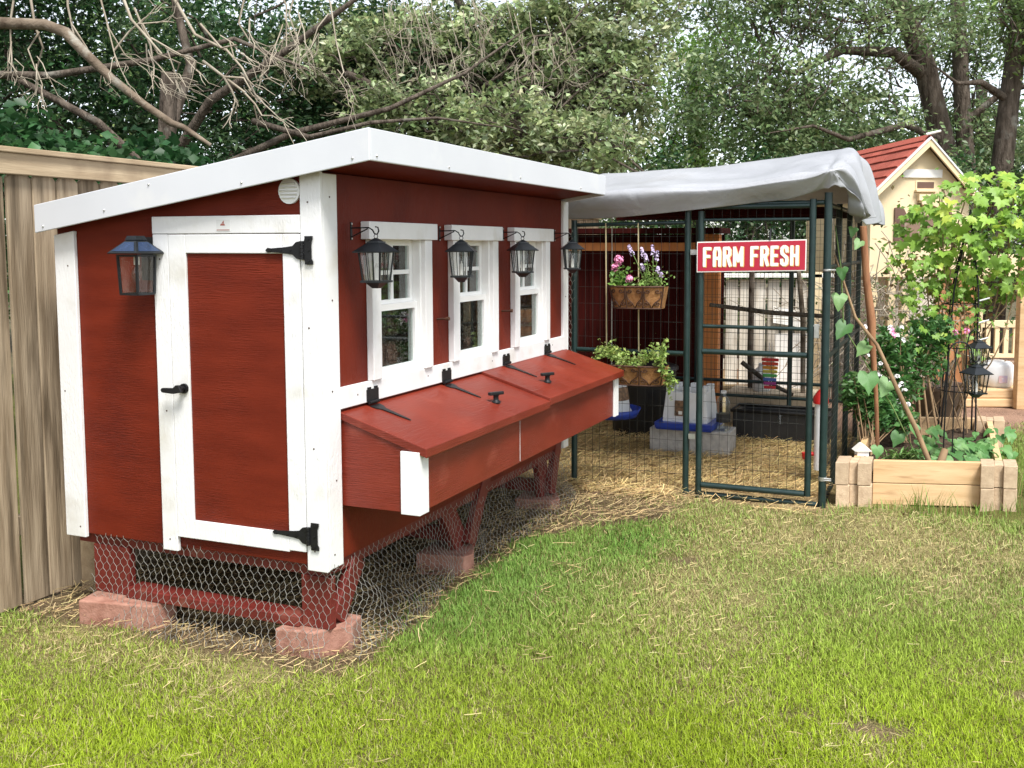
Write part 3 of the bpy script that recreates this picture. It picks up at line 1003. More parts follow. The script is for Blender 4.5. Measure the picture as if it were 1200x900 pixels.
# ================================================================ LANTERNS
def make_lantern(name, label, group):
    """hanging carriage lantern, base at z = 0"""
    t = thing(name, label, 'lantern', (0, 0, 0), 'W', group)
    z0, z1, hb, ht = 0.034, 0.152, 0.042, 0.053
    MB().frust((0, 0), 0.0, 0.014, 0.024, 0.034).frust((0, 0), 0.0245, 0.050, 0.0335, 0.050).build('base', M['lantern'], t)
    for sx, sy in ((-1, -1), (1, -1), (1, 1), (-1, 1)):
        MB().tube([(sx * hb, sy * hb, z0), (sx * ht, sy * ht, z1)], 0.0042, 4).build('corner_bar', M['lantern'], t)
    for k in range(4):
        a = k * math.pi / 2
        R = Matrix.Rotation(a, 3, 'Z')
        for q in (-0.34, 0.34):
            MB().tube([R @ Vector((q * hb, -hb, z0)), R @ Vector((q * ht, -ht, z1))], 0.0021, 4).build('glazing_bar', M['lantern'], t)
        g = MB().add([R @ Vector(p) for p in ((-hb + .002, -hb + .003, z0), (hb - .002, -hb + .003, z0), (ht - .002, -ht + .003, z1), (-ht + .002, -ht + .003, z1))], [(0, 1, 2, 3)])
        g.build('pane', M['lglass'], t)
    MB().frust((0, 0), z1, 0.072, z1 + 0.005, 0.073).frust((0, 0), z1 + 0.0052, 0.071, z1 + 0.043, 0.027).build('roof', M['lantern'], t)
    MB().frust((0, 0), z1 + 0.0432, 0.030, z1 + 0.048, 0.029).frust((0, 0), z1 + 0.0482, 0.024, z1 + 0.062, 0.006).build('cap', M['lantern'], t)
    ring = MB().tube([(0, 0.009 * math.cos(a), z1 + 0.07 + 0.009 * math.sin(a)) for a in np.linspace(0, 2 * math.pi, 13)], 0.0016, 5, False)
    ring.build('ring', M['lantern'], t)
    MB().lathe([(0.012, 0.0), (0.012, 0.05), (0.004, 0.06), (0.002, 0.072)], 10, (0, 0, z0 + 0.002)).build('candle', M['bulb'], t)
    return t


def make_bracket(label):
    t = thing('wall_hook', label, 'hook', (0, 0, 0), 'W', 'hooks on the coop siding')
    MB().box(-0.006, -0.0225, -0.034, 0.006, -0.0195, 0.034).build('wall_plate', M['black'], t)
    arm = MB().tube([(0, -0.022, 0.012), (0, -0.10, 0.013), (0, -0.116, 0.004), (0, -0.124, -0.010), (0, -0.136, -0.012), (0, -0.143, 0.0), (0, -0.139, 0.014), (0, -0.128, 0.016)], 0.0028, 6)
    arm.build('arm', M['black'], t)
    MB().tube([(0, -0.022, -0.022), (0, -0.095, 0.009)], 0.0024, 6).build('strut', M['black'], t)
    for z in (-0.028, 0.028):
        MB().tube([(0, -0.0225, z), (0, -0.0255, z)], 0.0038, 8).build('screw', M['galv'], t)
    return t


lan0 = make_lantern('hanging_lantern', '', 'lanterns hung along the window side of the coop')
brk0 = make_bracket('')
KM = kid_map()
LANS = [(0.174, 1.557, 0.0, 'black hanging lantern nearest the white corner board, before the first window', 'black iron hook nearest the white corner board of the coop'),
        (0.865, 1.556, 0.35, 'black hanging lantern between the first and second coop windows', 'black iron hook between the first and second coop windows'),
        (1.532, 1.559, 0.75, 'black hanging lantern between the second and third coop windows', 'black iron hook between the second and third coop windows'),
        (2.232, 1.562, 0.5, 'black hanging lantern at the far coop corner beside the wire pen', 'black iron hook at the far coop corner beside the wire pen')]
for i, (x, z, r, l1, l2) in enumerate(LANS):
    b = brk0 if i == 0 else copy_tree(brk0, KM)
    b.location = W(x, 0.0 if i != 3 else 0.0, z)
    b.rotation_euler = (0, 0, A)
    b['label'] = l2
    l = lan0 if i == 0 else copy_tree(lan0, KM)
    l.location = W(x, -0.130, z - 0.012 - 0.231 * 0.88)
    l.rotation_euler = (0, 0, A + r)
    l.scale = (0.88, 0.88, 0.88)
    l['label'] = l1

# wall lantern by the door
wl = thing('wall_lantern', 'square black lantern with a clear bulb mounted on the red wall beside the door', 'lantern', (-0.11, 0.79, 1.31))
cx, cy = -0.085, 0.785
z0 = 1.316
HB0, HB1 = 0.042, 0.047
for sx in (-1, 1):
    for sy in (-1, 1):
        MB().tube([(cx + sx * HB0, cy + sy * HB0, z0), (cx + sx * HB1, cy + sy * HB1, z0 + 0.15)], 0.0058, 4, smooth=False).build('corner_bar', M['lantern'], wl)
for z, h in ((z0, HB0 + 0.001), (z0 + 0.148, HB1 + 0.001)):
    for k in range(4):
        R = Matrix.Rotation(k * math.pi / 2, 3, 'Z')
        a, b = R @ Vector((-h, -h, 0)), R @ Vector((h, -h, 0))
        MB().tube([(cx + a.x, cy + a.y, z), (cx + b.x, cy + b.y, z)], 0.006, 4, smooth=False).build('cross_bar', M['lantern'], wl)
for k in range(4):
    R = Matrix.Rotation(k * math.pi / 2, 3, 'Z')
    ps = [R @ Vector(p) for p in ((-HB0 + .003, -HB0, z0), (HB0 - .003, -HB0, z0), (HB1 - .003, -HB1, z0 + 0.146), (-HB1 + .003, -HB1, z0 + 0.146))]
    MB().add([(cx + p.x, cy + p.y, p.z) for p in ps], [(0, 1, 2, 3)]).build('pane', M['lglass'], wl)
lr = MB().frust((cx, cy), z0 + 0.155, 0.072, z0 + 0.159, 0.073).frust((cx, cy), z0 + 0.1592, 0.072, z0 + 0.208, 0.024).build('roof', M['lantern'], wl)
for k in range(4):
    R = Matrix.Rotation(k * math.pi / 2, 3, 'Z')
    ps = [R @ Vector(p) for p in ((-0.056, -0.0675, z0 + 0.1655), (0.056, -0.0675, z0 + 0.1655), (0.024, -0.0345, z0 + 0.200), (-0.024, -0.0345, z0 + 0.200))]
    MB().add([(cx + p.x, cy + p.y, p.z) for p in ps], [(0, 1, 2, 3)]).build('solar_panel', M['solar'], lr)
MB().frust((cx, cy), z0 + 0.2082, 0.028, z0 + 0.224, 0.022).build('cap', M['lantern'], wl)
MB().lathe([(0.006, 0), (0.018, 0.02), (0.02, 0.038), (0.011, 0.06), (0.008, 0.066)], 14, (cx, cy, z0 + 0.045)).build('bulb', M['lglass'], wl)
MB().lathe([(0.003, 0), (0.005, 0.01), (0.003, 0.03)], 8, (cx, cy, z0 + 0.065)).build('filament', M['bulb'], wl)
MB().lathe([(0.011, 0), (0.011, 0.035)], 12, (cx, cy, z0 + 0.112)).build('socket', M['bulb'], wl)
MB().box(-0.016, 0.74, z0 + 0.05, -0.0005, 0.83, z0 + 0.22).box(-0.04, 0.77, z0 + 0.13, -0.0165, 0.80, z0 + 0.152).build('back_plate', M['lantern'], wl)


# ================================================================ WOODEN FENCE
fence = thing('picket_fence', 'weathered tan wooden privacy fence with dog-eared pickets behind the coop', 'fence', (0, 1.55, 0))
FY = 1.55
rp = random.Random(5)
x = -1.40
k = 0
while x < 7.4:
    wdt = 0.124 + rp.uniform(-0.003, 0.003)
    zt = 1.812 + rp.uniform(-0.004, 0.004)
    dy = rp.uniform(-0.006, 0.006)
    tilt = rp.uniform(-0.004, 0.004)
    e = 0.026
    x0, x1 = x, x + wdt - rp.uniform(0.005, 0.012)
    MB().prism([(x0 + tilt, -0.05), (x1 + tilt, -0.05), (x1, zt - e), (x1 - e, zt), (x0 + e, zt), (x0, zt - e)], xz, FY + dy - 0.009, FY + dy + 0.009).build('picket', M['picket'], fence, 0.004, seg=1)
    x += wdt
    k += 1
MB().box(-1.45, FY - 0.046, 1.80, 7.4, FY - 0.013, 1.888).build('top_board', M['fencecap'], fence, 0.004)
MB().box(-1.45, FY - 0.065, 1.8885, 7.4, FY + 0.05, 1.912).build('cap_rail', M['fencecap'], fence, 0.004)
MB().box(-1.45, FY + 0.0135, 0.25, 7.4, FY + 0.055, 0.335).build('rail', M['picket'], fence, 0.004)
MB().box(0.24, FY - 0.13, -0.07, 0.33, FY - 0.04, 0.42).build('post_stub', M['fencecap'], fence, 0.004)
for x in (-0.9, 1.5, 3.9, 6.3):
    MB().box(x, FY + 0.0555, 0.0, x + 0.09, FY + 0.145, 1.78).build('post', M['picket'], fence, 0.004)

# ================================================================ WIRE PEN
PX, PXB = 2.66, 4.75                     # front and back of the pen
PY0, PYH, PYR = 0.02, -0.70, -1.505      # left post, hinge post, right post
pen = thing('wire_pen', 'dark green steel wire pen joined to the far end of the coop', 'pen', (PX, PYR, 0))
RP = 0.019


def pipe(p, q, r, parent, name):
    return MB().tube([p, q], r, 12).build(name, M['greenpipe'], parent)


def wire_panel(p, q, z0, z1, sv, sh, parent, r=0.0013, name='wire_mesh', mat='darkwire'):
    """welded wire between the ground points p and q"""
    b = MB()
    p, q = Vector(p), Vector(q)
    L_ = (q - p).length
    n = max(1, int(round(L_ / sv)))
    for i in range(n + 1):
        a = p.lerp(q, i / n)
        b.tube([(a.x, a.y, z0), (a.x, a.y, z1)], r, 4, False)
    m = max(1, int(round((z1 - z0) / sh)))
    for j in range(m + 1):
        z = z0 + (z1 - z0) * j / m
        b.tube([(p.x, p.y, z + 0.0), (q.x, q.y, z)], r, 4, False)
    return b.build(name, M[mat], parent, kind='stuff')


# front posts
for y, zt in ((PY0, 1.66), (PYH, 1.72), (PYR, 1.80)):
    pipe((PX, y, -0.01), (PX, y, zt), RP if y != PYR else 0.0225, pen, 'post')
pipe((PX, PYH - 0.019, 0.016), (PX, PYR + 0.0225, 0.016), 0.016, pen, 'bottom_rail')
pipe((PX, PYH + 0.019, 0.86), (PX, PY0 - 0.019, 0.86), 0.014, pen, 'rail')
pipe((PX, PYH - 0.019, 1.745), (PX, PYR + 0.0225, 1.745), 0.014, pen, 'top_rail')
pipe((PX, PYH + 0.019, 1.64), (PX, PY0 - 0.019, 1.63), 0.012, pen, 'top_rail')
wire_panel((PX + 0.012, PY0 - 0.02, 0), (PX + 0.012, PYH + 0.02, 0), 0.02, 1.66, 0.05, 0.105, pen)
# gate
gate = MB()
GY0, GY1, GZB, GZT = -0.784, -1.424, 0.076, 1.735
gate.tube([(PX - 0.02, GY0, 0.0), (PX - 0.02, GY0, GZT - 0.03)], 0.0185, 12)
gate.tube([(PX - 0.02, GY1, 0.066), (PX - 0.02, GY1, GZT + 0.03)], 0.0185, 12)
gate_o = gate.build('gate', M['greenpipe'], pen)
for z, r in ((GZB, 0.0165), (0.88, 0.0165), (1.03, 0.011), (1.652, 0.010), (1.728, 0.0145)):
    pipe((PX - 0.02, GY0 - 0.018, z), (PX - 0.02, GY1 + 0.018, z), r, gate_o, 'gate_rail')
wire_panel((PX - 0.005, GY0 - 0.02, 0), (PX - 0.005, GY1 + 0.02, 0), 0.09, 0.87, 0.05, 0.10, gate_o)
wire_panel((PX - 0.005, GY0 - 0.02, 0), (PX - 0.005, GY1 + 0.02, 0), 0.89, 1.72, 0.05, 0.10, gate_o)
lt = MB()
lt.box(PX - 0.03, -1.47, 0.98, PX - 0.01, -1.443, 1.06).tube([(PX - 0.025, -1.44, 1.05), (PX - 0.025, -1.475, 1.05)], 0.005, 8)
lt.build('latch', M['galv'], gate_o, 0.002)
for z in (0.16, 0.17, 1.36):
    MB().lathe([(0.0255, 0), (0.0255, 0.012)], 14, (PX, PYR, z)).tube([(PX - 0.02, PYR - 0.01, z + 0.006), (PX - 0.02, PYR - 0.05, z + 0.006)], 0.005, 8).build('clamp', M['galv'], pen)
for z in (0.35, 1.45):
    MB().box(PX - 0.026, PYH - 0.062, z, PX - 0.014, PYH - 0.022, z + 0.03).build('gate_hinge', M['galv'], gate_o)
# right side panel
for x in (3.25, 3.95, PXB):
    pipe((x, PYR, 0), (x, PYR, 1.76), RP, pen, 'post')
for z in (0.02, 0.86, 1.38, 1.735):
    pipe((PX + 0.02, PYR, z), (PXB, PYR, z), 0.013, pen, 'rail')
wire_panel((PX + 0.02, PYR - 0.014, 0), (PXB, PYR - 0.014, 0), 0.03, 1.72, 0.05, 0.05, pen)
# back panel and a finer inner screen behind it
for y in (-1.0, -0.25):
    pipe((PXB, y, 0), (PXB, y, 1.76), RP, pen, 'post')
for z in (0.30, 0.42, 1.74):
    pipe((PXB, PYR, z), (PXB, 0.4, z), 0.013, pen, 'rail')
wire_panel((PXB + 0.015, PYR, 0), (PXB + 0.015, -0.2, 0), 0.30, 1.72, 0.033, 0.05, pen)
# chicken-wire strip tied between the coop and the first post
hex_wire(lambda s, t: (PX - 0.015 + wob(s, t, 0.006), 0.10 - s, 0.05 + t), 0.075, 1.55, 0.030, 0.0012).build('chicken_wire', M['wire'], None, base=(PX, 0.06, 0), label='narrow upright strip of chicken wire between the coop and the pen', cat='chicken wire', group='chicken wire skirts')
# dark timber header and shed behind the pen
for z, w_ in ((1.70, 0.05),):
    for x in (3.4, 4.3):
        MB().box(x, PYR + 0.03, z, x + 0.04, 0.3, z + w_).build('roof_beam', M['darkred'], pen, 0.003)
for i, yy in enumerate((-0.196, -0.403)):
    MB().tube([(PX - 0.01, yy, 0.86), (PX - 0.01, yy + 0.008, 1.64)], 0.0042, 6).build('bamboo_cane', noise_mat('bamboo_cane', (0.42, 0.34, 0.18), (0.56, 0.47, 0.28), 12, rough=0.6, bump=0.2), None,
        base=(PX - 0.01, yy, 0.86), label='thin pale cane upright on the pen wire left of the flower basket' if i == 0 else 'thin pale cane upright on the pen wire behind the flower basket', cat='cane', group='canes on the pen wire')

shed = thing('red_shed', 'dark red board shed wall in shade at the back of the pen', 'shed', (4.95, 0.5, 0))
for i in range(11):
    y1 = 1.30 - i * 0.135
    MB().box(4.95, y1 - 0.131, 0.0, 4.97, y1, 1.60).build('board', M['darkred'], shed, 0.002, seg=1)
MB().box(4.93, -0.19, 1.46, 4.9495, 1.30, 1.53).build('header', M['orange'], shed, 0.003)  # lit strip along the wall top, the sunlight put into the orange
MB().box(4.90, -0.39, 0.0, 4.99, -0.215, 1.60).build('corner_post', M['orange'], shed, 0.004)  # orange corner board, painted bright as the sunlit edge of the shed
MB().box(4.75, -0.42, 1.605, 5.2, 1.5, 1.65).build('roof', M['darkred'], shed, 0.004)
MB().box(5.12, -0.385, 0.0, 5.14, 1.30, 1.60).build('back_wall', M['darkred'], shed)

# ---------------------------------------------------------------- tarp
tarp_pts = {
    # columns: local y; rows: front hem, front fold, just above the fold, slope, ridge, back slope, back hem
    0.16: [(2.63, 1.665), (2.56, 1.79), (2.68, 1.825), (3.1, 1.90), (3.65, 2.02), (4.2, 1.95), (4.75, 1.78)],
    -0.25: [(2.62, 1.672), (2.545, 1.805), (2.67, 1.838), (3.1, 1.91), (3.65, 2.03), (4.2, 1.96), (4.75, 1.80)],
    -0.68: [(2.62, 1.705), (2.545, 1.822), (2.67, 1.855), (3.1, 1.93), (3.65, 2.048), (4.2, 1.98), (4.75, 1.82)],
    -1.05: [(2.62, 1.738), (2.545, 1.836), (2.67, 1.870), (3.1, 1.95), (3.65, 2.085), (4.2, 2.0), (4.75, 1.83)],
    -1.38: [(2.625, 1.785), (2.55, 1.880), (2.68, 1.915), (3.05, 2.0), (3.65, 2.12), (4.2, 2.02), (4.75, 1.84)],
    -1.535: [(2.62, 1.83), (2.56, 1.920), (2.68, 1.955), (3.05, 2.03), (3.6, 2.13), (4.2, 2.02), (4.75, 1.84)],
    -1.60: [(2.66, 1.80), (2.62, 1.89), (2.72, 1.92), (3.05, 1.98), (3.6, 2.07), (4.2, 1.97), (4.75, 1.80)],
    -1.64: [(2.72, 1.74), (2.73, 1.80), (2.82, 1.82), (3.1, 1.84), (3.65, 1.86), (4.2, 1.86), (4.75, 1.72)],
    -1.66: [(2.80, 1.67), (2.84, 1.68), (2.95, 1.665), (3.2, 1.655), (3.7, 1.66), (4.2, 1.68), (4.75, 1.64)],
}
cols_y = sorted(tarp_pts, reverse=True)
CG = np.array([[(tarp_pts[y][i][0], y, tarp_pts[y][i][1]) for i in range(7)] for y in cols_y])    # (ncol, 7, 3)


def crom(P, t):
    n = len(P) - 1
    f = min(max(t, 0), 0.99999) * n
    i = int(f)
    u = f - i
    p0, p1, p2, p3 = P[max(i - 1, 0)], P[i], P[i + 1], P[min(i + 2, n)]
    return 0.5 * ((2 * p1) + (-p0 + p2) * u + (2 * p0 - 5 * p1 + 4 * p2 - p3) * u * u + (-p0 + 3 * p1 - 3 * p2 + p3) * u ** 3)


def tarp_fn(u, v):
    c = np.array([crom(CG[i], v) for i in range(len(cols_y))])
    p = crom(c, u)
    ncol = len(cols_y) - 1
    side = max(0.0, (u * ncol - 4.6) / 3.4)
    # soft billows on the top, folds where it hangs
    b = 0.010 * math.sin(u * 21 + 2 * math.sin(v * 9)) * math.sin(v * 13 + 1)
    hang = max(0.0, 1 - v / 0.17)
    p[2] += b * (1 - hang)
    p[0] += hang * 0.016 * math.sin(u * 17 + 3 * v) - hang * 0.008 * math.sin(u * 41 + 1)
    p[1] -= side * (0.045 * math.sin(v * 34 + side * 3.0) + 0.02 * math.sin(v * 61 + 2))
    p[2] += side * 0.02 * math.sin(v * 27)
    # creases running out from the front right corner
    du, dv_ = u * ncol - 5.0, v - 0.17
    ang = math.atan2(dv_ * 5.0, -du)
    rad = math.hypot(dv_ * 5.0, du)
    cr = 0.014 * math.exp(-((rad - 1.2) / 1.3) ** 2) * (abs(math.sin(ang * 5 + 0.4 * math.sin(rad * 3))) - 0.5)
    p[2] += cr * (1 - side)
    p[2] += (1 - hang) * (1 - side) * 0.007 * (abs(math.sin(u * 15 + v * 5 + 1.4 * math.sin(v * 8 + u * 3))) - 0.5)
    p[2] -= (1 - hang) * (1 - side) * 0.004 * abs(math.sin(u * 5 - v * 31 + math.sin(u * 11)))
    p[0] += hang * 0.010 * (abs(math.sin(u * 9 - v * 14 + 0.6)) - 0.5)
    return p


tp = MB().grid(tarp_fn, 130, 90)
to = tp.build('tarp', M['tarp'], None, base=(3.6, -0.7, 1.9), label='silver grey tarp stretched over the wire pen, drooping at its right corner', cat='tarp')
so = to.modifiers.new('thickness', 'SOLIDIFY')
so.thickness = 0.003

# ---------------------------------------------------------------- FARM FRESH sign
sign = thing('farm_fresh_sign', 'red metal sign with white FARM FRESH lettering wired to the pen gate', 'sign', (PX - 0.045, -1.08, 1.36))
SX = PX - 0.046
sy0, sy1 = -0.766, -1.395


def sgn(p, t):
    """p: (along 0..1, height 0..1) on the slightly tilted sign"""
    y = sy0 + (sy1 - sy0) * p[0]
    zb = 1.347 + (1.361 - 1.347) * p[0]
    return (SX - t, y, zb + 0.178 * p[1])


MB().prism([(0, 0), (1, 0), (1, 1), (0, 1)], sgn, -0.004, 0.0).build('panel', M['signwhite'], sign, 0.001)
MB().prism([(0.009, 0.035), (0.991, 0.035), (0.991, 0.965), (0.009, 0.965)], sgn, 0.0003, 0.0012).build('field', M['signred'], sign)
GLY = {'F': ([[(0, 0), (0, 1)], [(0, 1), (.62, 1)], [(0, .54), (.5, .54)]], .62),
       'A': ([[(0, 0), (0, .78), (.12, 1), (.5, 1), (.62, .78), (.62, 0)], [(0, .42), (.62, .42)]], .62),
       'R': ([[(0, 0), (0, 1)], [(0, 1), (.46, 1), (.62, .88), (.62, .64), (.46, .52), (0, .52)], [(.34, .52), (.66, 0)]], .64),
       'M': ([[(0, 0), (0, 1)], [(0, 1), (.42, .25)], [(.42, .25), (.84, 1)], [(.84, 1), (.84, 0)]], .84),
       'E': ([[(0, 0), (0, 1)], [(0, 1), (.58, 1)], [(0, .52), (.48, .52)], [(0, 0), (.58, 0)]], .58),
       'S': ([[(.6, .76), (.56, .94), (.4, 1), (.2, 1), (.04, .93), (0, .76), (.06, .62), (.54, .40), (.6, .24), (.55, .06), (.4, 0), (.2, 0), (.04, .06), (0, .24)]], .6),
       'H': ([[(0, 0), (0, 1)], [(.62, 0), (.62, 1)], [(0, .5), (.62, .5)]], .62)}
EXT = {}


def lettering(dx, dz, depth, mat, name, th):
    """condensed bold letters; th is the stroke width in metres"""
    Lm, Hm = 0.629, 0.178
    hgt = 0.098                                   # height between stroke centres
    for word, ua, ub in (('FARM', 0.058, 0.438), ('FRESH', 0.497, 0.935)):
        gap = 0.0195 + 0.0075
        room = (ub - ua) * Lm - 0.0195 - gap * (len(word) - 1)
        unit = room / sum(GLY[c][1] for c in word)
        xm = ua * Lm + 0.00975
        for ch in word:
            strokes, wd = GLY[ch]
            b = MB()
            k = 0
            for stt in strokes:
                for (a, c) in zip(stt[:-1], stt[1:]):
                    a, c = Vector((a[0] * unit, a[1] * hgt)), Vector((c[0] * unit, c[1] * hgt))
                    d = (c - a).normalized()
                    n = Vector((-d.y, d.x)) * th / 2
                    a2, c2 = a - d * th * 0.45, c + d * th * 0.45
                    pts = []
                    for q in (a2 - n * 0.85, a2 + n * 0.85, a + n, c + n, c2 + n * 0.85, c2 - n * 0.85, c - n, a - n):
                        pts.append(((xm + q.x + dx) / Lm, 0.222 + (q.y + dz) / Hm))
                    dd = depth + k * 0.00008
                    b.prism(pts, sgn, dd - 0.0006, dd)
                    k += 1
            b.build(name, M[mat], sign)
            xm += wd * unit + gap


lettering(0.0028, -0.0028, 0.0021, 'signyellow', 'letter_shadow', 0.0215)
lettering(0.0, 0.0, 0.0038, 'signwhite', 'letter', 0.0185)
# hanging strap above the sign
MB().tube([(SX, -1.19, 1.535), (SX + 0.02, -1.19, 1.60)], 0.007, 6).build('hanger', M['black'], sign)


# ---------------------------------------------------------------- leaf scatter helpers
def leaf_cloud(P, size, cols, name, parent=None, aspect=0.55, up=0.35, mat='leaf', kind=None, off=None, sizevar=0.35, droop=0.0):
    n = len(P)
    P = np.asarray(P, dtype=np.float64)
    if off is not None:
        P = P - np.array(off)[None]
    N = RNG.normal(size=(n, 3))
    N /= np.linalg.norm(N, axis=1, keepdims=True)
    N[:, 2] = np.abs(N[:, 2]) + up
    N /= np.linalg.norm(N, axis=1, keepdims=True)
    T = RNG.normal(size=(n, 3))
    T[:, 2] -= droop
    T -= N * (T * N).sum(1, keepdims=True)
    T /= np.linalg.norm(T, axis=1, keepdims=True) + 1e-9
    B = np.cross(N, T)
    s = size * (1 + sizevar * RNG.uniform(-1, 1, n))[:, None]
    w_ = s * aspect
    V = np.empty((n, 4, 3))
    V[:, 0] = P - T * s * 0.5
    V[:, 1] = P + B * w_ * 0.5 + N * s * 0.08
    V[:, 2] = P + T * s * 0.5 - N * s * 0.05
    V[:, 3] = P - B * w_ * 0.5 + N * s * 0.08
    idx = np.arange(n)[:, None] * 4
    F = np.concatenate([idx + np.array([[0, 1, 2]]), idx + np.array([[0, 2, 3]])])
    C = np.repeat(np.asarray(cols), 4, axis=0)
    return np_mesh(name, V.reshape(-1, 3), F, C, M[mat], parent, kind)


def jit(c, n, v=0.25, hue=0.12):
    c = np.array(c)[None] * (1 + v * RNG.uniform(-1, 1, (n, 1)))
    return np.clip(c * (1 + hue * RNG.uniform(-1, 1, (n, 3))), 0.002, 0.95)


# ---------------------------------------------------------------- flower baskets on the pen front
def scroll(c, r, turns, sgn_, start):
    pts = []
    for i in range(15):
        t = i / 14
        a = start + sgn_ * t * turns * 2 * math.pi
        rr = r * (1 - 0.75 * t)
        pts.append((c[0] + rr * math.cos(a), c[1] + rr * math.sin(a)))
    return pts


def basket(y0, y1, z0, z1, label):
    """half-round window basket in front of the wire; y0 is its left end"""
    cy_ = (y0 + y1) / 2
    t = thing('flower_basket', label, 'planter', (PX - 0.1, cy_, z0), group='flower baskets on the pen front')
    hw = (y0 - y1) / 2

    def front(u, f):
        # u -1..1 along the front, f 0..1 height ; bow-fronted
        s = 0.86 + 0.14 * f
        y = cy_ - u * hw * s
        x = PX - 0.03 - 0.15 * (1 - 0.35 * abs(u) ** 4) * (0.8 + 0.2 * f)
        return (x, y, z0 + (z1 - z0) * f)
    b = MB()
    b.grid(lambda u, v: front(u * 2 - 1, v), 20, 5)
    for s in (-1, 1):
        b.grid(lambda u, v, s=s: tuple(Vector(front(s, v)).lerp(Vector((PX - 0.028, front(s, v)[1], front(s, v)[2])), u)), 3, 5)
    b.grid(lambda u, v: tuple(Vector(front(u * 2 - 1, 0.02)).lerp(Vector((PX - 0.028, front(u * 2 - 1, 0)[1], z0)), v)), 20, 2)
    b.build('liner', M['coco'], t)
    MB().grid(lambda u, v: tuple(Vector(front(u * 2 - 1, 0.9)).lerp(Vector((PX - 0.028, front(u * 2 - 1, 0.9)[1], z0 + (z1 - z0) * 0.9)), v)), 12, 3).build('potting_soil', M['soil'], t)
    fr = MB()

    def fp(u, f, d=0.006):
        p = front(u, f)
        return (p[0] - d, p[1], p[2])
    fr.tube([fp(-1 + 2 * i / 20, 1.0) for i in range(21)], 0.0055, 6)
    fr.tube([fp(-1 + 2 * i / 20, 0.02) for i in range(21)], 0.0045, 6)
    for u in (-1, -0.34, 0.34, 1):
        fr.tube([fp(u, i / 4) for i in range(5)], 0.004, 6)
    fr.build('iron_frame', M['rust'], t)
    asp = (z1 - z0) / (2 * hw) * 2
    for c in (-0.67, 0.0, 0.67):
        for s in (-1, 1):
            sc_ = MB()
            sp = scroll((0.30 * s, 0.76), 0.17, 1.15, s, math.pi if s > 0 else 0.0)
            sp = [(c + 0.145 * s + q[0] * asp * 0.55 - 0.30 * s * asp * 0.55, q[1]) for q in sp]
            mid = [(c + 0.02 * s, 0.06), (c + 0.09 * s, 0.25), (c + 0.26 * s, 0.45), (c + 0.29 * s, 0.6), (c + 0.28 * s, 0.8)]
            pts = [(c + 0.0 * s + 0.015 * s, 0.5 - 0.42)] + mid
            sc_.tube([fp(q[0], q[1]) for q in pts], 0.0034, 5)
            sc_.tube([fp(q[0], q[1]) for q in scroll((c + 0.17 * s, 0.80), 0.10, 1.1, -s, 0.0 if s > 0 else math.pi)], 0.003, 5)
            sc_.tube([fp(q[0], q[1]) for q in scroll((c + 0.20 * s, 0.24), 0.10, 1.1, s, math.pi if s > 0 else 0.0)], 0.003, 5)
            sc_.build('iron_scroll', M['rust'], t)
    return t


basket(-0.255, -0.592, 1.13, 1.262, 'upper coco-lined iron flower basket on the pen wire, with pink flowers')
basket(-0.18, -0.60, 0.672, 0.79, 'lower coco-lined iron flower basket on the pen wire, with trailing pale green leaves')


def plant(name, label, base, pts_fn, n, size, col, stems, cat='plant', group=None, v=0.3, aspect=0.55):
    t = thing(name, label, cat, base, 'W', group)
    P = pts_fn(n)
    leaf_cloud(P, size, jit(col, n, v), 'leaves', t, aspect, off=base)
    s = MB()
    for st_ in stems:
        s.tube(st_, 0.0022, 5, False)
    if stems:
        s.build('stems', M['stemgreen'], t)
    return t


M['stemgreen'] = noise_mat('green_stem', (0.10, 0.17, 0.04), (0.17, 0.25, 0.07), 20, rough=0.7, bump=0)
M['pink'] = noise_mat('pink_petals', (0.75, 0.22, 0.42), (0.85, 0.40, 0.58), 60, rough=0.7, bump=0)
M['lilac'] = noise_mat('lilac_petals', (0.50, 0.40, 0.60), (0.68, 0.58, 0.75), 60, rough=0.7, bump=0)
M['whitepetal'] = noise_mat('white_petals', (0.78, 0.74, 0.74), (0.84, 0.82, 0.82), 60, rough=0.7, bump=0)


def petals(c, r, n, size, parent, mat, name='flower', off=None):
    b = MB()
    for _ in range(n):
        d = Vector((random.gauss(0, 1), random.gauss(0, 1), random.gauss(0, 1) + 0.6)).normalized()
        p = Vector(c) + d * r * random.uniform(0.6, 1.0)
        t = d.orthogonal().normalized()
        t.rotate(Matrix.Rotation(random.uniform(0, 6.28), 3, d))
        q = d.cross(t)
        s = size * random.uniform(0.7, 1.2)
        b.add([p - t * s, p + q * s * 0.8 + d * s * 0.3, p + t * s, p - q * s * 0.8 + d * s * 0.3], [(0, 1, 2, 3)])
    return b.build(name, M[mat], parent)


# geranium and snapdragons in the upper basket
gb = W(2.56, -0.31, 1.25)
ger = thing('geranium', 'pink geranium at the left of the upper flower basket', 'flower', tuple(gb), 'W')
P = np.array([tuple(W(2.56 + RNG.normal() * 0.03, -0.315 + RNG.normal() * 0.03, 1.27 + abs(RNG.normal()) * 0.055)) for _ in range(130)])
leaf_cloud(P, 0.03, jit((0.16, 0.30, 0.06), 130), 'leaves', ger, 0.85, off=gb)
for (x, y, z, r) in ((2.55, -0.306, 1.418, 0.030), (2.55, -0.282, 1.372, 0.026), (2.54, -0.375, 1.305, 0.024), (2.56, -0.30, 1.40, 0.02)):
    petals(W(x, y, z), r, 60, 0.010, ger, 'pink')
s = MB()
for (x, y, z) in ((2.55, -0.306, 1.418), (2.55, -0.282, 1.372), (2.54, -0.375, 1.305)):
    s.tube([tuple(W(2.56, -0.31, 1.24)), tuple(W(2.555, y * 0.5 - 0.155, 1.33)), tuple(W(x, y, z - 0.02))], 0.003, 5)
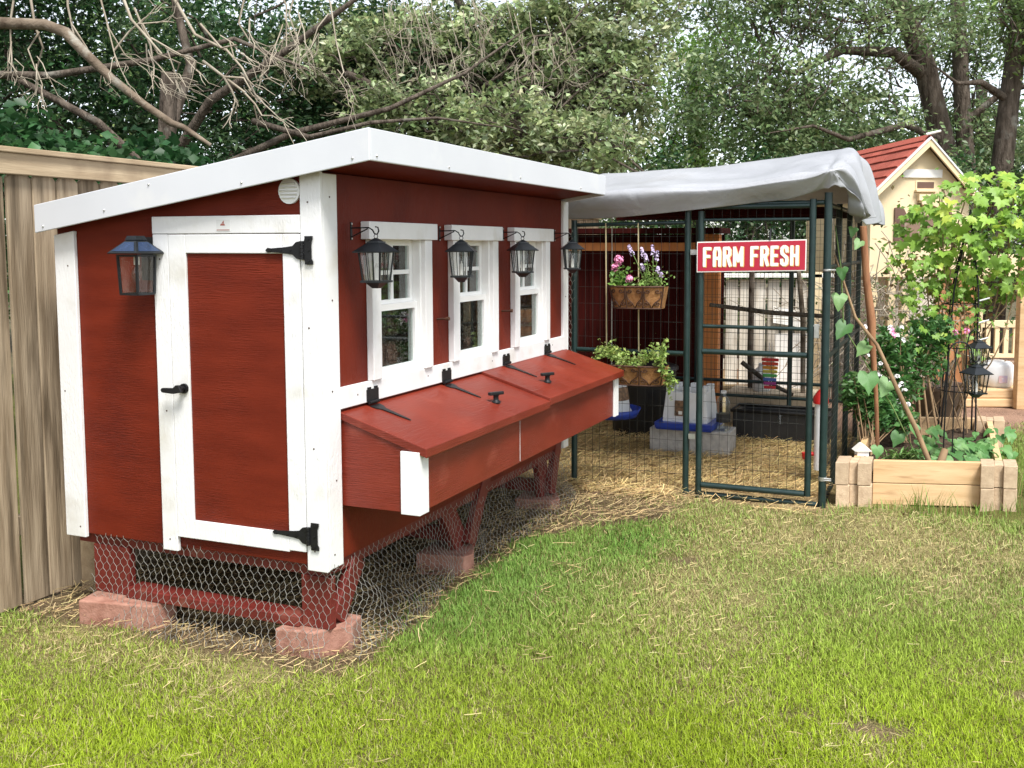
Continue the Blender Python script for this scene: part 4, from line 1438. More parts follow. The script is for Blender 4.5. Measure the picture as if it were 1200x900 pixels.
s.build('stems', M['stemgreen'], ger)
sb = W(2.56, -0.5, 1.25)
sn = thing('snapdragon', 'tall pale lilac flower spikes at the right of the upper flower basket', 'flower', tuple(sb), 'W')
P = np.array([tuple(W(2.56 + RNG.normal() * 0.03, -0.49 + RNG.normal() * 0.05, 1.265 + abs(RNG.normal()) * 0.05)) for _ in range(220)])
leaf_cloud(P, 0.026, jit((0.26, 0.38, 0.10), 220), 'leaves', sn, 0.6, off=sb)
s = MB()
spikes = [((2.54, -0.372, 1.50), (2.56, -0.46, 1.30)), ((2.55, -0.448, 1.485), (2.56, -0.49, 1.28)), ((2.54, -0.475, 1.45), (2.56, -0.50, 1.28)), ((2.55, -0.515, 1.50), (2.56, -0.52, 1.27)),
          ((2.55, -0.545, 1.465), (2.56, -0.53, 1.27)), ((2.53, -0.455, 1.39), (2.56, -0.48, 1.27)), ((2.53, -0.555, 1.375), (2.56, -0.53, 1.27)), ((2.53, -0.575, 1.34), (2.56, -0.55, 1.27))]
for tip, b0 in spikes:
    a, b = W(*b0), W(*tip)
    s.tube([tuple(a), tuple(a.lerp(b, 0.5) + Vector((0, 0, 0.012))), tuple(b)], 0.0026, 5)
    for k in range(5):
        petals(a.lerp(b, 0.78 + 0.055 * k), 0.012 * (1.15 - 0.12 * k), 9, 0.0085, sn, 'lilac', 'floret')
s.build('stems', M['stemgreen'], sn)
tb = W(2.56, -0.4, 0.79)
tr = thing('trailing_plant', 'pale green leafy plant spilling over the lower flower basket', 'plant', tuple(tb), 'W')
pp = []
for _ in range(950):
    y = random.uniform(-0.16, -0.60)
    pp.append(tuple(W(2.545 + random.gauss(0, 0.04), y, 0.80 + abs(random.gauss(0, 0.04)) + 0.035 * math.sin(y * 20))))
for _ in range(220):
    t_ = random.random()
    pp.append(tuple(W(2.49 + random.gauss(0, 0.014), -0.57 - 0.10 * t_ + random.gauss(0, 0.016), 0.84 - 0.16 * t_ + random.gauss(0, 0.02))))
for _ in range(60):
    t_ = random.random()
    pp.append(tuple(W(2.5 + random.gauss(0, 0.01), -0.59 - 0.025 * t_ + random.gauss(0, 0.008), 0.84 + 0.12 * t_)))
for _ in range(35):
    t_ = random.random()
    pp.append(tuple(W(2.48 + random.gauss(0, 0.006), -0.61 - 0.045 * t_ + random.gauss(0, 0.006), 0.74 - 0.14 * t_)))
leaf_cloud(np.array(pp), 0.022, jit((0.30, 0.40, 0.11), len(pp), 0.35), 'leaves', tr, 0.75, off=tb)

# ================================================================ THINGS INSIDE THE PEN
# grey concrete blocks
for i, (y0, y1) in enumerate(((-0.15, -0.44), (-0.446, -0.735))):
    block([(3.75, y1), (3.75, y0), (4.0, y0), (4.0, y1)], 0.185, ('grey concrete block under the left half of the white feeder' if i == 0 else 'grey concrete block under the plastic bottle'), 'concrete_block', 'greyblock', 'grey blocks in the pen')


def castle_feeder(base, label):
    t = thing('poultry_feeder', label, 'feeder', base, group='white and blue poultry feeders')
    x, y, z = base
    MB().frust((x, y), z, 0.20, z + 0.015, 0.21).frust((x, y), z + 0.0152, 0.21, z + 0.055, 0.215).build('tray', M['plasticblue'], t, 0.006)
    MB().frust((x, y), z + 0.052, 0.165, z + 0.075, 0.165).frust((x, y), z + 0.0752, 0.165, z + 0.27, 0.145).build('hopper', M['plasticwhite'], t, 0.006)
    for sx in (-0.12, 0.0, 0.12):
        for sy in (-0.12, 0.0, 0.12):
            if sx == 0 and sy == 0:
                continue
            MB().box(x + sx - 0.025, y + sy - 0.025, z + 0.2705, x + sx + 0.025, y + sy + 0.025, z + 0.305).build('crenel', M['plasticwhite'], t, 0.004)
    MB().hexa([(x - 0.168, y - 0.01, z + 0.10), (x - 0.16, y - 0.01, z + 0.10), (x - 0.16, y + 0.075, z + 0.10), (x - 0.168, y + 0.075, z + 0.10),
               (x - 0.158, y - 0.01, z + 0.21), (x - 0.15, y - 0.01, z + 0.21), (x - 0.15, y + 0.075, z + 0.21), (x - 0.158, y + 0.075, z + 0.21)]).build('label_sticker', M['label_brown'], t)
    MB().box(x - 0.1700, y + 0.018, z + 0.112, x - 0.1652, y + 0.045, z + 0.135).build('label_patch', M['signwhite'], t)
    return t


castle_feeder((3.9, -0.415, 0.1855), 'white castle-topped poultry feeder with blue tray standing on grey blocks')
hf = thing('hanging_feeder', 'white poultry feeder with round blue tray hanging half hidden behind the nest box corner', 'feeder', (3.62, 0.10, 0.26), group='white and blue poultry feeders')
MB().lathe([(0.10, 0.0), (0.185, 0.015), (0.215, 0.075), (0.205, 0.075), (0.17, 0.03), (0.1, 0.025)], 28, (3.62, 0.10, 0.26)).build('tray', M['plasticblue'], hf)
MB().lathe([(0.15, 0.03), (0.15, 0.055), (0.135, 0.075), (0.105, 0.30), (0.085, 0.32)], 24, (3.62, 0.10, 0.26)).build('hopper', M['plasticwhite'], hf)
MB().lathe([(0.1295, 0.14), (0.1165, 0.235)], 24, (3.62, 0.10, 0.26)).build('label_band', M['label_brown'], hf)
MB().tube([(3.62, 0.10, 0.585), (3.62, 0.10, 1.72)], 0.004, 6).build('hanging_chain', M['galv'], hf)
# clear bottle
bt = thing('plastic_bottle', 'clear plastic bottle with a dark label standing on the grey block in the pen', 'bottle', (3.84, -0.64, 0.186))
MB().lathe([(0.045, 0), (0.05, 0.01), (0.05, 0.19), (0.042, 0.225), (0.018, 0.25), (0.018, 0.265)], 18, (3.84, -0.672, 0.186)).build('body', M['bottle'], bt)
MB().lathe([(0.0508, 0.06), (0.0508, 0.12)], 18, (3.84, -0.672, 0.186)).build('label_band', M['plasticblack'], bt)
MB().lathe([(0.02, 0.2655), (0.02, 0.285)], 14, (3.84, -0.672, 0.186)).build('cap', M['plasticwhite'], bt)
# black tubs
tub = thing('black_tub', 'wide low black plastic tub on the straw at the back of the pen', 'tub', (4.45, -1.0, 0))
b = MB()
b.box(4.42, -1.35, 0.0, 4.46, -0.62, 0.225)
b.box(4.68, -1.35, 0.0, 4.72, -0.62, 0.225)
b.box(4.4605, -1.35, 0.0, 4.6795, -1.31, 0.225)
b.box(4.4605, -0.66, 0.0, 4.6795, -0.62, 0.225)
b.box(4.4605, -1.3095, 0.0, 4.6795, -0.6605, 0.06)
b.build('body', M['plasticblack'], tub, 0.006)
MB().tube([(4.415, -1.36, 0.235), (4.415, -0.61, 0.235), (4.725, -0.61, 0.235), (4.725, -1.36, 0.235), (4.415, -1.36, 0.235)], 0.013, 8).build('rim', M['plasticblack'], tub)
MB().tube([(4.44, -0.98, 0.232), (4.43, -0.985, 0.15)], 0.028, 10).build('clip', M['bottle'], tub)
bin_ = thing('dark_void_shape', 'black bin shape added to fill the dark void below the lower flower basket', 'bin', (4.45, 0.12, 0))  # added black shape that fills a dark void with its colour
MB().lathe([(0.22, 0), (0.235, 0.03), (0.27, 0.50), (0.275, 0.52)], 24, (4.45, 0.12, 0)).build('body', M['plasticblack'], bin_)
MB().lathe([(0.29, 0.5205), (0.29, 0.545), (0.25, 0.56)], 24, (4.45, 0.12, 0)).build('lid', M['plasticblack'], bin_)
# white pipe feeder with red cap
pf = thing('pipe_feeder', 'white pipe feeder with a red cap upright beside the gate post', 'feeder', (3.2, -1.425, 0.0))
MB().lathe([(0.038, 0.10), (0.038, 0.52)], 18, (3.2, -1.425, 0)).build('pipe', M['plasticwhite'], pf)
MB().lathe([(0.047, 0.5205), (0.047, 0.56), (0.02, 0.60), (0.008, 0.61)], 18, (3.2, -1.425, 0)).build('cap', M['plasticred'], pf)
MB().tube([(3.2, -1.40, 0.2), (3.19, -1.36, 0.195)], 0.014, 10).lathe([(0.026, 0), (0.03, 0.02), (0.03, 0.04)], 12, (3.185, -1.345, 0.165)).build('drinker_cup', M['plasticred'], pf)
# xylophone toy, perches, small things seen through the gate
xy = thing('toy_xylophone', 'small rainbow-barred toy xylophone hanging inside the pen', 'toy', (4.62, -0.87, 0.38))
for i, c in enumerate(((0.5, 0.02, 0.02), (0.55, 0.05, 0.02), (0.6, 0.25, 0.02), (0.6, 0.5, 0.05), (0.06, 0.35, 0.08), (0.05, 0.12, 0.4), (0.3, 0.03, 0.2), (0.5, 0.02, 0.03))):
    hw = 0.066 - i * 0.003
    m = noise_mat('toy_bar_%d' % i, c, tuple(min(1, k * 1.1) for k in c), 10, rough=0.4, bump=0)
    MB().box(4.60, -0.87 - hw, 0.606 - i * 0.031, 4.612, -0.87 + hw, 0.63 - i * 0.031).build('bar', m, xy, 0.003)
MB().tube([(4.615, -0.86, 0.38), (4.615, -0.86, 0.75)], 0.004, 6).tube([(4.615, -0.88, 0.38), (4.615, -0.88, 0.75)], 0.004, 6).build('cords', M['plasticwhite'], xy)


def stick(pts, r, label, name='perch_branch', mat='bark', cat='branch', group='branches inside the pen'):
    c = pts[0]
    return MB().tube(pts, r, 8).build(name, M[mat], None, base=tuple(c), label=label, cat=cat, group=group)


stick([(3.9, -0.55, 1.08), (4.1, -0.95, 1.02), (4.2, -1.49, 0.99)], [0.014, 0.018, 0.014], 'long dark perch branch sloping across behind the gate mid height')
stick([(5.2, -0.62, 0.0), (5.22, -0.60, 0.6), (5.18, -0.61, 1.3)], [0.03, 0.027, 0.024], 'dark upright branch post before the pale boards at the back')
stick([(5.1, -1.0, 1.35), (5.08, -1.05, 0.9), (5.1, -1.06, 0.3)], [0.018, 0.022, 0.02], 'pale crooked branch hanging upright before the boards at the back', mat='limb')
stick([(4.85, -0.60, 0.56), (4.9, -0.80, 0.40), (4.95, -1.0, 0.30)], [0.02, 0.02, 0.015], 'short dark branch leaning low behind the tub')
jg = thing('white_jug', 'small white plastic jug standing behind the tub in the pen', 'jug', (5.0, -0.70, 0.28))
MB().lathe([(0.07, 0.0), (0.075, 0.02), (0.075, 0.16), (0.03, 0.2), (0.028, 0.23)], 16, (5.1, -0.72, 0.30)).build('body', M['plasticwhite'], jg)
MB().tube([(5.03, -0.72, 0.47), (4.99, -0.72, 0.44), (4.99, -0.72, 0.38), (5.03, -0.72, 0.36)], 0.01, 8).build('handle', M['plasticwhite'], jg)
MB().box(4.95, -1.15, 0.0, 5.35, -0.45, 0.298).build('low_bench', M['sand'], None, 0.006, base=(5.1, -0.7, 0), label='low pale wooden box behind the pen carrying the white jug', cat='box')

# red shed side, white cloth, white coop wall behind the pen
bw = thing('board_wall', 'worn white board wall with gaps standing behind the pen', 'wall', (2.0, 9.45, 0), 'W')
for i in range(9):
    x0 = 1.30 + i * 0.135
    MB().box(x0, 9.45, 0.15, x0 + 0.112, 9.47, 1.18).build('board', M['whiteboard'], bw, 0.002, seg=1)
MB().box(1.30, 9.471, 0.3, 2.55, 9.50, 0.4).box(1.30, 9.471, 1.0, 2.55, 9.50, 1.1).build('batten', M['whiteboard'], bw)
MB().box(2.40, 9.38, 0.0, 2.48, 9.4495, 1.25).build('post', M['cream'], bw)
MB().box(1.2, 9.38, 1.20, 2.7, 9.75, 1.23).build('panel_roof', M['signwhite'], bw)
MB().box(2.02, 9.30, 0.10, 2.36, 9.33, 0.66).build('bright_wall_panel', M['signwhite'], None, 0.004, base=(2.1, 9.3, 0), frame='W', label='white panel added for the overexposed stretch of wall behind the gate', cat='screen')  # added white panel, painted brightness for the overexposed part of the wall
ck = MB().grid(lambda u, v: (2.02 + 0.30 * u, 9.40 + 0.012 * math.sin(u * 14), 0.92 - 0.16 * v - 0.05 * u), 12, 4)
ck.build('cloth', M['signwhite'], None, base=(2.1, 9.4, 0.8), frame='W', label='white striped cloth hanging on the board wall behind the pen', cat='cloth')

# ================================================================ RAISED BED
# front edge runs from BL to BR in the yard, the sides run back along the pen
BL, BR = Vector((1.56, 5.50, 0)), Vector((2.56, 5.40, 0))
FD = (BR - BL).normalized()
BK = Vector((UX, UY, 0))
bed = thing('raised_bed', 'raised garden bed of pine boards between tan corner blocks', 'garden bed', (2.06, 5.5, 0), 'W')


def bp(a, d, z):
    """a metres along the front from BL, d metres back"""
    p = BL + FD * a + BK * d
    return (p.x, p.y, z)


def bbox(a0, a1, d0, d1, z0, z1):
    return MB().hexa([bp(a0, d0, z0), bp(a1, d0, z0), bp(a1, d1, z0), bp(a0, d1, z0), bp(a0, d0, z1), bp(a1, d0, z1), bp(a1, d1, z1), bp(a0, d1, z1)])


LW = (BR - BL).length
LD = 1.55
for (a, d) in ((0.0, 0.0), (LW - 0.2, 0.0), (0.0, LD), (LW - 0.2, LD)):
    for z0, z1 in ((-0.01, 0.128), (0.131, 0.262)):
        jx = random.uniform(-0.006, 0.006)
        bbox(a + jx, a + 0.075 + jx, d, d + 0.195, z0, z1).build('corner_block', M['paver'], bed, 0.004)
        bbox(a + 0.0755 + jx, a + 0.1245 + jx, d + 0.03, d + 0.165, z0, z1 - 0.002).build('corner_block', M['paver'], bed, 0.003)
        bbox(a + 0.125 + jx, a + 0.2 + jx, d, d + 0.195, z0, z1).build('corner_block', M['paver'], bed, 0.004)
for d in (0.075, LD + 0.075):
    bbox(0.202, LW - 0.202, d, d + 0.04, 0.004, 0.128).build('board', M['pine'], bed, 0.003)
    bbox(0.202, LW - 0.202, d, d + 0.04, 0.132, 0.262).build('board', M['pine'], bed, 0.003)
for a in (0.08, LW - 0.12):
    bbox(a, a + 0.04, 0.2, LD - 0.002, 0.004, 0.128).build('board', M['pine'], bed, 0.003)
    bbox(a, a + 0.04, 0.2, LD - 0.002, 0.132, 0.258).build('board', M['pine'], bed, 0.003)
MB().grid(lambda u, v: (lambda q: (q[0], q[1], 0.175 + 0.03 * math.sin(u * 9 + v * 4) * math.sin(v * 11)))(bp(0.12 + u * (LW - 0.24), 0.115 + v * (LD - 0.13), 0)), 24, 30).build('soil', M['soil'], bed)


# ---- leaf shapes for the large-leaved plants
def leaf_shape(kind, seed=0):
    rr = random.Random(seed)
    if kind == 'lobed':
        ang = [(-90, .1), (-60, .55), (-40, .42), (-20, .78), (0, .62), (18, .95), (40, .55), (55, .75), (72, .62), (90, 1.05)]
    else:
        ang = [(-90, .28), (-70, .62), (-45, .78), (-15, .80), (15, .74), (45, .74), (70, .85), (90, 1.1)]
    cv, fo = rr.uniform(0.05, 0.34), rr.uniform(0.0, 0.22)
    ang = [(a + rr.uniform(-4, 4) * (abs(a) < 89), r * rr.uniform(0.9, 1.1)) for a, r in ang]
    right = [(r * math.cos(math.radians(a)), r * math.sin(math.radians(a))) for a, r in ang]
    left = [(-x * rr.uniform(0.85, 1.1), y * rr.uniform(0.92, 1.06)) for x, y in reversed(right[1:-1])]
    poly = right + left
    vs = [(0, -0.02, 0.0)]
    for x, y in poly:
        d = math.hypot(x, y)
        vs.append((x * 0.5, y * 0.5, fo * abs(x) - cv * d * d + 0.04 * rr.uniform(-1, 1)))
    n = len(poly)
    fs = [(0, 1 + i, 1 + (i + 1) % n) for i in range(n)]
    b = MB().add(vs, fs, True)
    me = b.mesh('leaf_' + kind)
    return me


LOBED = [leaf_shape('lobed', i) for i in range(4)]
HEART = [leaf_shape('heart', i) for i in range(4)]
for m_ in LOBED:
    m_.materials.append(M['vine'])
for m_ in HEART:
    m_.materials.append(M['bean'])


def put_leaf(parent, me, p, size, normal, spin=None):
    n = Vector(normal).normalized()
    q = n.to_track_quat('Z', 'Y')
    o = bpy.data.objects.new('leaf', random.choice(me))
    COL.objects.link(o)
    o.parent = parent
    o.location = Vector(p) - OFF[parent]
    q2 = Matrix.Rotation(random.uniform(0, 6.28) if spin is None else spin, 3, 'Z').to_quaternion()
    o.rotation_mode = 'QUATERNION'
    o.rotation_quaternion = q @ q2
    o.scale = (size, size, size)
    return o


# ---- climbing vine over its trellis
vine = thing('climbing_vine', 'lime green climbing vine with lobed leaves heaped over a trellis in the bed', 'vine', (2.8, 6.9, 0.2), 'W')
rv = random.Random(21)
rest = []


def vine_leaf(p, size, nrm, spin, single):
    if single:
        return put_leaf(vine, LOBED, p, size, nrm, spin)
    q = Vector(nrm).normalized().to_track_quat('Z', 'Y').to_matrix() @ Matrix.Rotation(spin, 3, 'Z')
    rest.append([q @ (v.co * size) + Vector(p) for v in random.choice(LOBED).vertices])


cnt = 0
while cnt < 480:
    u, v = rv.uniform(-1, 1), rv.uniform(-1, 1)
    if u * u + v * v > 1:
        continue
    zc, xc = 1.56, 2.98
    x = xc + u * 0.62
    z = zc + v * 0.46
    if (x < 2.55 and z > 1.78) or (v < -0.2 and rv.random() < 0.35):
        continue
    dep = math.sqrt(max(0, 1 - u * u - v * v))
    y = 6.95 - 0.38 * dep + rv.uniform(-0.08, 0.15)
    nrm = (u * 0.6 + rv.gauss(0, 0.35), -0.75 + rv.gauss(0, 0.45), 0.75 + v * 0.4 + rv.gauss(0, 0.45))
    vine_leaf((x, y, z), rv.choice((0.06, 0.09, 0.11, 0.13, 0.15)) * rv.uniform(0.85, 1.15), nrm, rv.uniform(2.3, 4.0), cnt < 240)
    cnt += 1
for _ in range(190):
    x = rv.uniform(2.38, 2.95)
    z = rv.uniform(0.72, 1.45)
    if rv.random() < 0.35:
        x = rv.uniform(2.32, 2.55)
    vine_leaf((x, 6.75 + rv.uniform(-0.2, 0.2), z), rv.uniform(0.045, 0.10), (rv.gauss(0, 0.4), -0.8, 0.7), rv.uniform(2.3, 4.0), _ < 55)
rb = [MB(), MB()]
for i, vs in enumerate(rest):
    rb[i % 2].add(vs, [tuple(pl.vertices) for pl in LOBED[0].polygons], True)
for b_ in rb:
    b_.build('leaf_mass', M['vine'], vine, kind='stuff')
st = MB()
for _ in range(16):
    x0 = rv.uniform(2.5, 3.3)
    pts = [(rv.uniform(2.55, 2.95), 6.8 + rv.uniform(-0.15, 0.2), 0.2)]
    for k in range(1, 7):
        t = k / 6
        pts.append((pts[0][0] * (1 - t) + x0 * t + rv.uniform(-0.05, 0.05), 6.8 + rv.uniform(-0.1, 0.15), 0.2 + t * rv.uniform(1.3, 1.75)))
    st.tube([Vector(p) for p in pts], 0.005, 5, False)
st.build('stems', M['branch'], vine)
# filler foliage inside the vine: small dry and green leaves
n = 1300
P = np.stack([RNG.normal(2.84, 0.28, n), RNG.normal(6.95, 0.14, n), RNG.normal(1.36, 0.24, n)], 1)
leaf_cloud(P, 0.045, np.where(RNG.random((n, 1)) < 0.3, jit((0.25, 0.17, 0.08), n), jit((0.17, 0.32, 0.05), n)), 'small_leaves', vine, 0.7, off=(2.8, 6.9, 0.2))
trl = thing('trellis', 'dark metal obelisk trellis inside the vine', 'trellis', (2.75, 6.75, 0.17), 'W')
for k in range(4):
    a = k * math.pi / 2 + 0.5
    MB().tube([(2.75 + 0.16 * math.cos(a), 6.75 + 0.16 * math.sin(a), 0.15), (2.78 + 0.11 * math.cos(a), 6.75 + 0.11 * math.sin(a), 1.2), (2.8, 6.75, 1.75)], 0.006, 6).build('upright', M['black'], trl)
for z, r in ((0.5, 0.145), (0.8, 0.13), (1.1, 0.115)):
    MB().tube([(2.765 + r * math.cos(a), 6.75 + r * math.sin(a), z) for a in np.linspace(0, 2 * math.pi, 21)], 0.004, 5, False).build('ring', M['black'], trl)
for z in (0.98, 0.86, 1.13):
    MB().tube([(2.82, 6.6, z), (2.88, 6.58, z + 0.02)], 0.006, 6).build('white_tie', M['plasticwhite'], trl)

# ---- heart-leaved ground plant at the front right of the bed
bean = thing('sweet_potato_vine', 'low heart-leaved green plant at the front right of the bed', 'plant', (2.5, 6.0, 0.17), 'W')
for _ in range(120):
    a, d = rv.uniform(0.42, 0.90), rv.uniform(0.15, 0.85)
    if rv.random() < 0.3:
        a, d = rv.uniform(0.75, 1.02), rv.uniform(0.5, 0.85)
    q = bp(a, d, 0)
    put_leaf(bean, HEART, (q[0], q[1], 0.20 + abs(rv.gauss(0, 0.065))), rv.uniform(0.055, 0.115), (rv.gauss(0, 0.35), -0.45 + rv.gauss(0, 0.3), 1.0), rv.uniform(2.2, 4.1))
# bigger heart leaves climbing the leaning branch
gourd = thing('gourd_vine', 'thin vine with large pale heart leaves climbing the leaning branch', 'vine', (2.15, 5.75, 0.2), 'W')
for (x, y, z, s) in ((1.63, 5.72, 1.36, .10), (1.62, 5.72, 1.20, .13), (1.66, 5.75, 1.02, .15), (1.78, 5.75, 0.90, .12), (1.80, 5.72, 0.72, .17), (1.92, 5.74, 0.68, .15), (2.0, 5.76, 0.36, .12), (1.72, 5.7, 1.52, .09), (2.08, 5.72, 0.42, .1), (1.70, 5.75, 1.60, .08), (1.86, 5.7, 0.30, .1)):
    put_leaf(gourd, HEART, (x, y, z), s, (rv.gauss(0, 0.3), -0.9, 0.6), rv.uniform(2.4, 3.9))
MB().tube([(1.60, 5.78, 1.62), (1.63, 5.74, 1.36), (1.66, 5.77, 1.02), (1.8, 5.76, 0.80), (1.96, 5.77, 0.55), (2.12, 5.74, 0.22)], 0.004, 5).build('stem', M['stemgreen'], gourd)


# ---- bushy flowering plants along the pen
def bush(name, label, base, blobs, n, size, cols, cat='shrub', aspect=0.5):
    t = thing(name, label, cat, base, 'W')
    PP, CC = [], []
    for (cx_, cy_, cz_, rx, ry, rz) in blobs:
        k = n // len(blobs)
        d = RNG.normal(size=(k, 3))
        d /= np.linalg.norm(d, axis=1, keepdims=True)
        r = RNG.random(k) ** 0.5
        PP.append(np.stack([cx_ + d[:, 0] * r * rx, cy_ + d[:, 1] * r * ry, np.maximum(0.19, cz_ + d[:, 2] * r * rz)], 1))
        CC.append(jit(cols[RNG.integers(len(cols))], k, 0.35))
    leaf_cloud(np.concatenate(PP), size, np.concatenate(CC), 'leaves', t, aspect, off=base)
    s = MB()
    for (cx_, cy_, cz_, rx, ry, rz) in blobs:
        for _ in range(5):
            s.tube([(base[0] + random.uniform(-.05, .05), base[1] + random.uniform(-.05, .05), 0.17), (cx_ + random.uniform(-rx, rx) * .5, cy_ + random.uniform(-ry, ry) * .5, cz_ + random.uniform(-.3, .8) * rz)], 0.004, 5, False)
    s.build('stems', M['branch'], t)
    return t


b1 = bush('flowering_shrub', 'leafy green shrub with white and pink flowers behind the leaning branch', (2.3, 6.55, 0.17),
          [(2.22, 6.5, 0.55, .20, .16, .2), (2.2, 6.55, 0.8, .18, .14, .17), (2.45, 6.65, 0.72, .2, .16, .2), (2.55, 6.7, 0.9, .17, .14, .14), (2.05, 6.3, 0.42, .15, .12, .16)], 3000, 0.05,
          [(0.08, 0.19, 0.05), (0.13, 0.27, 0.06), (0.10, 0.23, 0.07)])
for _ in range(26):
    p = (rv.uniform(1.98, 2.24), 6.32 + rv.uniform(-.05, .08), rv.uniform(0.45, 0.98))
    petals(p, 0.015, 6, 0.014, b1, 'whitepetal')
for p in ((2.14, 6.36, 0.95), (2.15, 6.34, 0.92), (2.62, 6.5, 0.92), (2.70, 6.5, 0.93)):
    petals(p, 0.02, 9, 0.016, b1, 'pink')
bush('leafy_herb', 'dark green leafy herb growing out through the pen wire at the bed corner', (1.95, 6.15, 0.17),
     [(1.90, 6.3, 0.56, .15, .13, .12), (1.98, 6.3, 0.48, .15, .13, .12), (2.2, 6.35, 0.36, .14, .12, .1)], 1000, 0.055, [(0.06, 0.16, 0.045), (0.10, 0.22, 0.06)], 'plant')
bush('grass_tuft_herb', 'small grassy herb behind the front board of the bed', (2.08, 5.72, 0.17), [(2.03, 5.72, 0.25, .14, .06, .05)], 160, 0.06, [(0.16, 0.27, 0.07)], 'plant', 0.2)
# tangle of dry vine on the wire wall behind
dv = thing('dry_vine_tangle', 'grey tangle of dry vine stems on the wire below the playhouse', 'vine', (2.75, 9.0, 0.0), 'W')
s = MB()
for _ in range(170):
    p = Vector((rv.uniform(2.45, 3.35), 9.1 + rv.uniform(-0.1, 0.1), rv.uniform(0.3, 1.15)))
    d = Vector((rv.gauss(0, 1), rv.gauss(0, .3), rv.gauss(0, 1))).normalized() * 0.1
    pts = [p]
    for k in range(4):
        d = d + Vector((rv.gauss(0, .05), rv.gauss(0, .02), rv.gauss(0, .05)))
        pts.append(pts[-1] + d)
    s.tube(pts, 0.005, 4, False)
s.build('stems', M['twig'], dv)
n = 500
leaf_cloud(np.stack([RNG.uniform(2.4, 3.4, n), RNG.normal(9.1, 0.1, n), RNG.uniform(0.2, 1.2, n)], 1), 0.05, jit((0.14, 0.2, 0.07), n), 'leaves', dv, 0.5, off=(2.75, 9.0, 0.0))

# ---- stakes
stick_w = lambda pts, r, label, mat, name='stake', cat='stake', group=None: MB().tube(pts, r, 10).build(name, M[mat], None, base=tuple(pts[0]), frame='W', label=label, cat=cat, group=group)
stick_w([(1.93, 5.89, 0.1), (1.90, 5.88, 0.6), (1.87, 5.88, 0.9), (1.86, 5.88, 1.05), (1.845, 5.88, 1.16), (1.82, 5.87, 1.3), (1.79, 5.86, 1.62)], [0.012, 0.013, 0.02, 0.026, 0.024, 0.022, 0.021], 'stripped reddish branch post leaning at the pen corner under the tarp', 'stake')
stick_w([(2.18, 5.62, 0.14), (2.07, 5.65, 0.42), (1.94, 5.68, 0.70), (1.84, 5.7, 0.92), (1.72, 5.74, 1.08), (1.60, 5.78, 1.45)], [0.017, 0.015, 0.013, 0.011, 0.009, 0.005], 'long bare branch leaning from the bed to the pen corner', 'branch', 'leaning_branch', 'branch')
stick_w([(2.19, 5.63, 0.16), (2.22, 5.64, 0.25), (2.245, 5.66, 0.305)], [0.022, 0.024, 0.02], 'stubby cut branch end poking up behind the front board of the bed', 'branch', 'branch_stub', 'branch')
for i in range(3):
    stick_w([(2.42 + i * 0.06, 6.5, 0.15), (2.40 + i * 0.03, 6.55, 0.55 + 0.05 * i)], 0.008, ('left', 'middle', 'right')[i] + ' one of three thin bare sticks standing before the clay pot', 'branch', 'thin_stick', 'stick', 'thin sticks in the bed')
# ---- tiny birdhouse at the bed's left corner
bh = thing('mini_birdhouse', 'tiny white birdhouse ornament on the soil at the left corner of the bed', 'ornament', (1.76, 5.72, 0.18), 'W')
MB().box(1.74, 5.70, 0.18, 1.81, 5.76, 0.285).build('body', M['signwhite'], bh, 0.003)
MB().hexa([(1.725, 5.69, 0.285), (1.825, 5.69, 0.285), (1.825, 5.77, 0.285), (1.725, 5.77, 0.285), (1.77, 5.69, 0.325), (1.78, 5.69, 0.325), (1.78, 5.77, 0.325), (1.77, 5.77, 0.325)]).build('roof', M['signwhite'], bh)
MB().tube([(1.785, 5.6995, 0.245), (1.785, 5.697, 0.245)], 0.012, 10).build('hole', M['black'], bh)
# ---- shepherd's hook with its lanterns
hk = thing('shepherd_hook', 'thin black shepherd hook standing in the bed', 'hook', (2.28, 5.78, 0.15), 'W')
hp = [(2.28, 5.78, 0.12), (2.285, 5.78, 0.45), (2.295, 5.78, 0.80)]
for a in np.linspace(math.pi, 0.0, 9):
    hp.append((2.365 + 0.07 * math.cos(a), 5.78, 0.86 + 0.07 * math.sin(a)))
hp += [(2.44, 5.78, 0.83), (2.455, 5.78, 0.81), (2.475, 5.78, 0.815), (2.48, 5.78, 0.835)]
MB().tube(hp, 0.0048, 8).build('rod', M['black'], hk)
MB().tube([(2.34, 5.79, 0.12), (2.34, 5.79, 0.78), (2.345, 5.79, 0.9)], 0.004, 8).build('rod', M['black'], hk)
KM2 = kid_map()


def place_lantern(p, r, s, label):
    l = copy_tree(lan0, KM)
    l.location = p
    l.rotation_euler = (0, 0, r)
    l.scale = (s, s, s)
    l['label'] = label
    l['group'] = 'lanterns hanging over the garden bed'
    return l


place_lantern((2.465, 5.78, 0.595), 0.3, 0.94, 'black lantern hanging from the shepherd hook over the garden bed')
place_lantern((2.72, 6.35, 0.70), 0.1, 0.88, 'black lantern hanging behind the shepherd hook lantern')
hk2 = thing('shepherd_hook', 'black hook rod carrying the rear lantern behind the bed', 'hook', (2.66, 6.38, 0.15), 'W')
MB().tube([(2.64, 6.36, 0.12), (2.645, 6.36, 0.85), (2.66, 6.36, 0.93), (2.69, 6.355, 0.96), (2.72, 6.35, 0.93), (2.722, 6.35, 0.90)], 0.0048, 8).build('rod', M['black'], hk2)
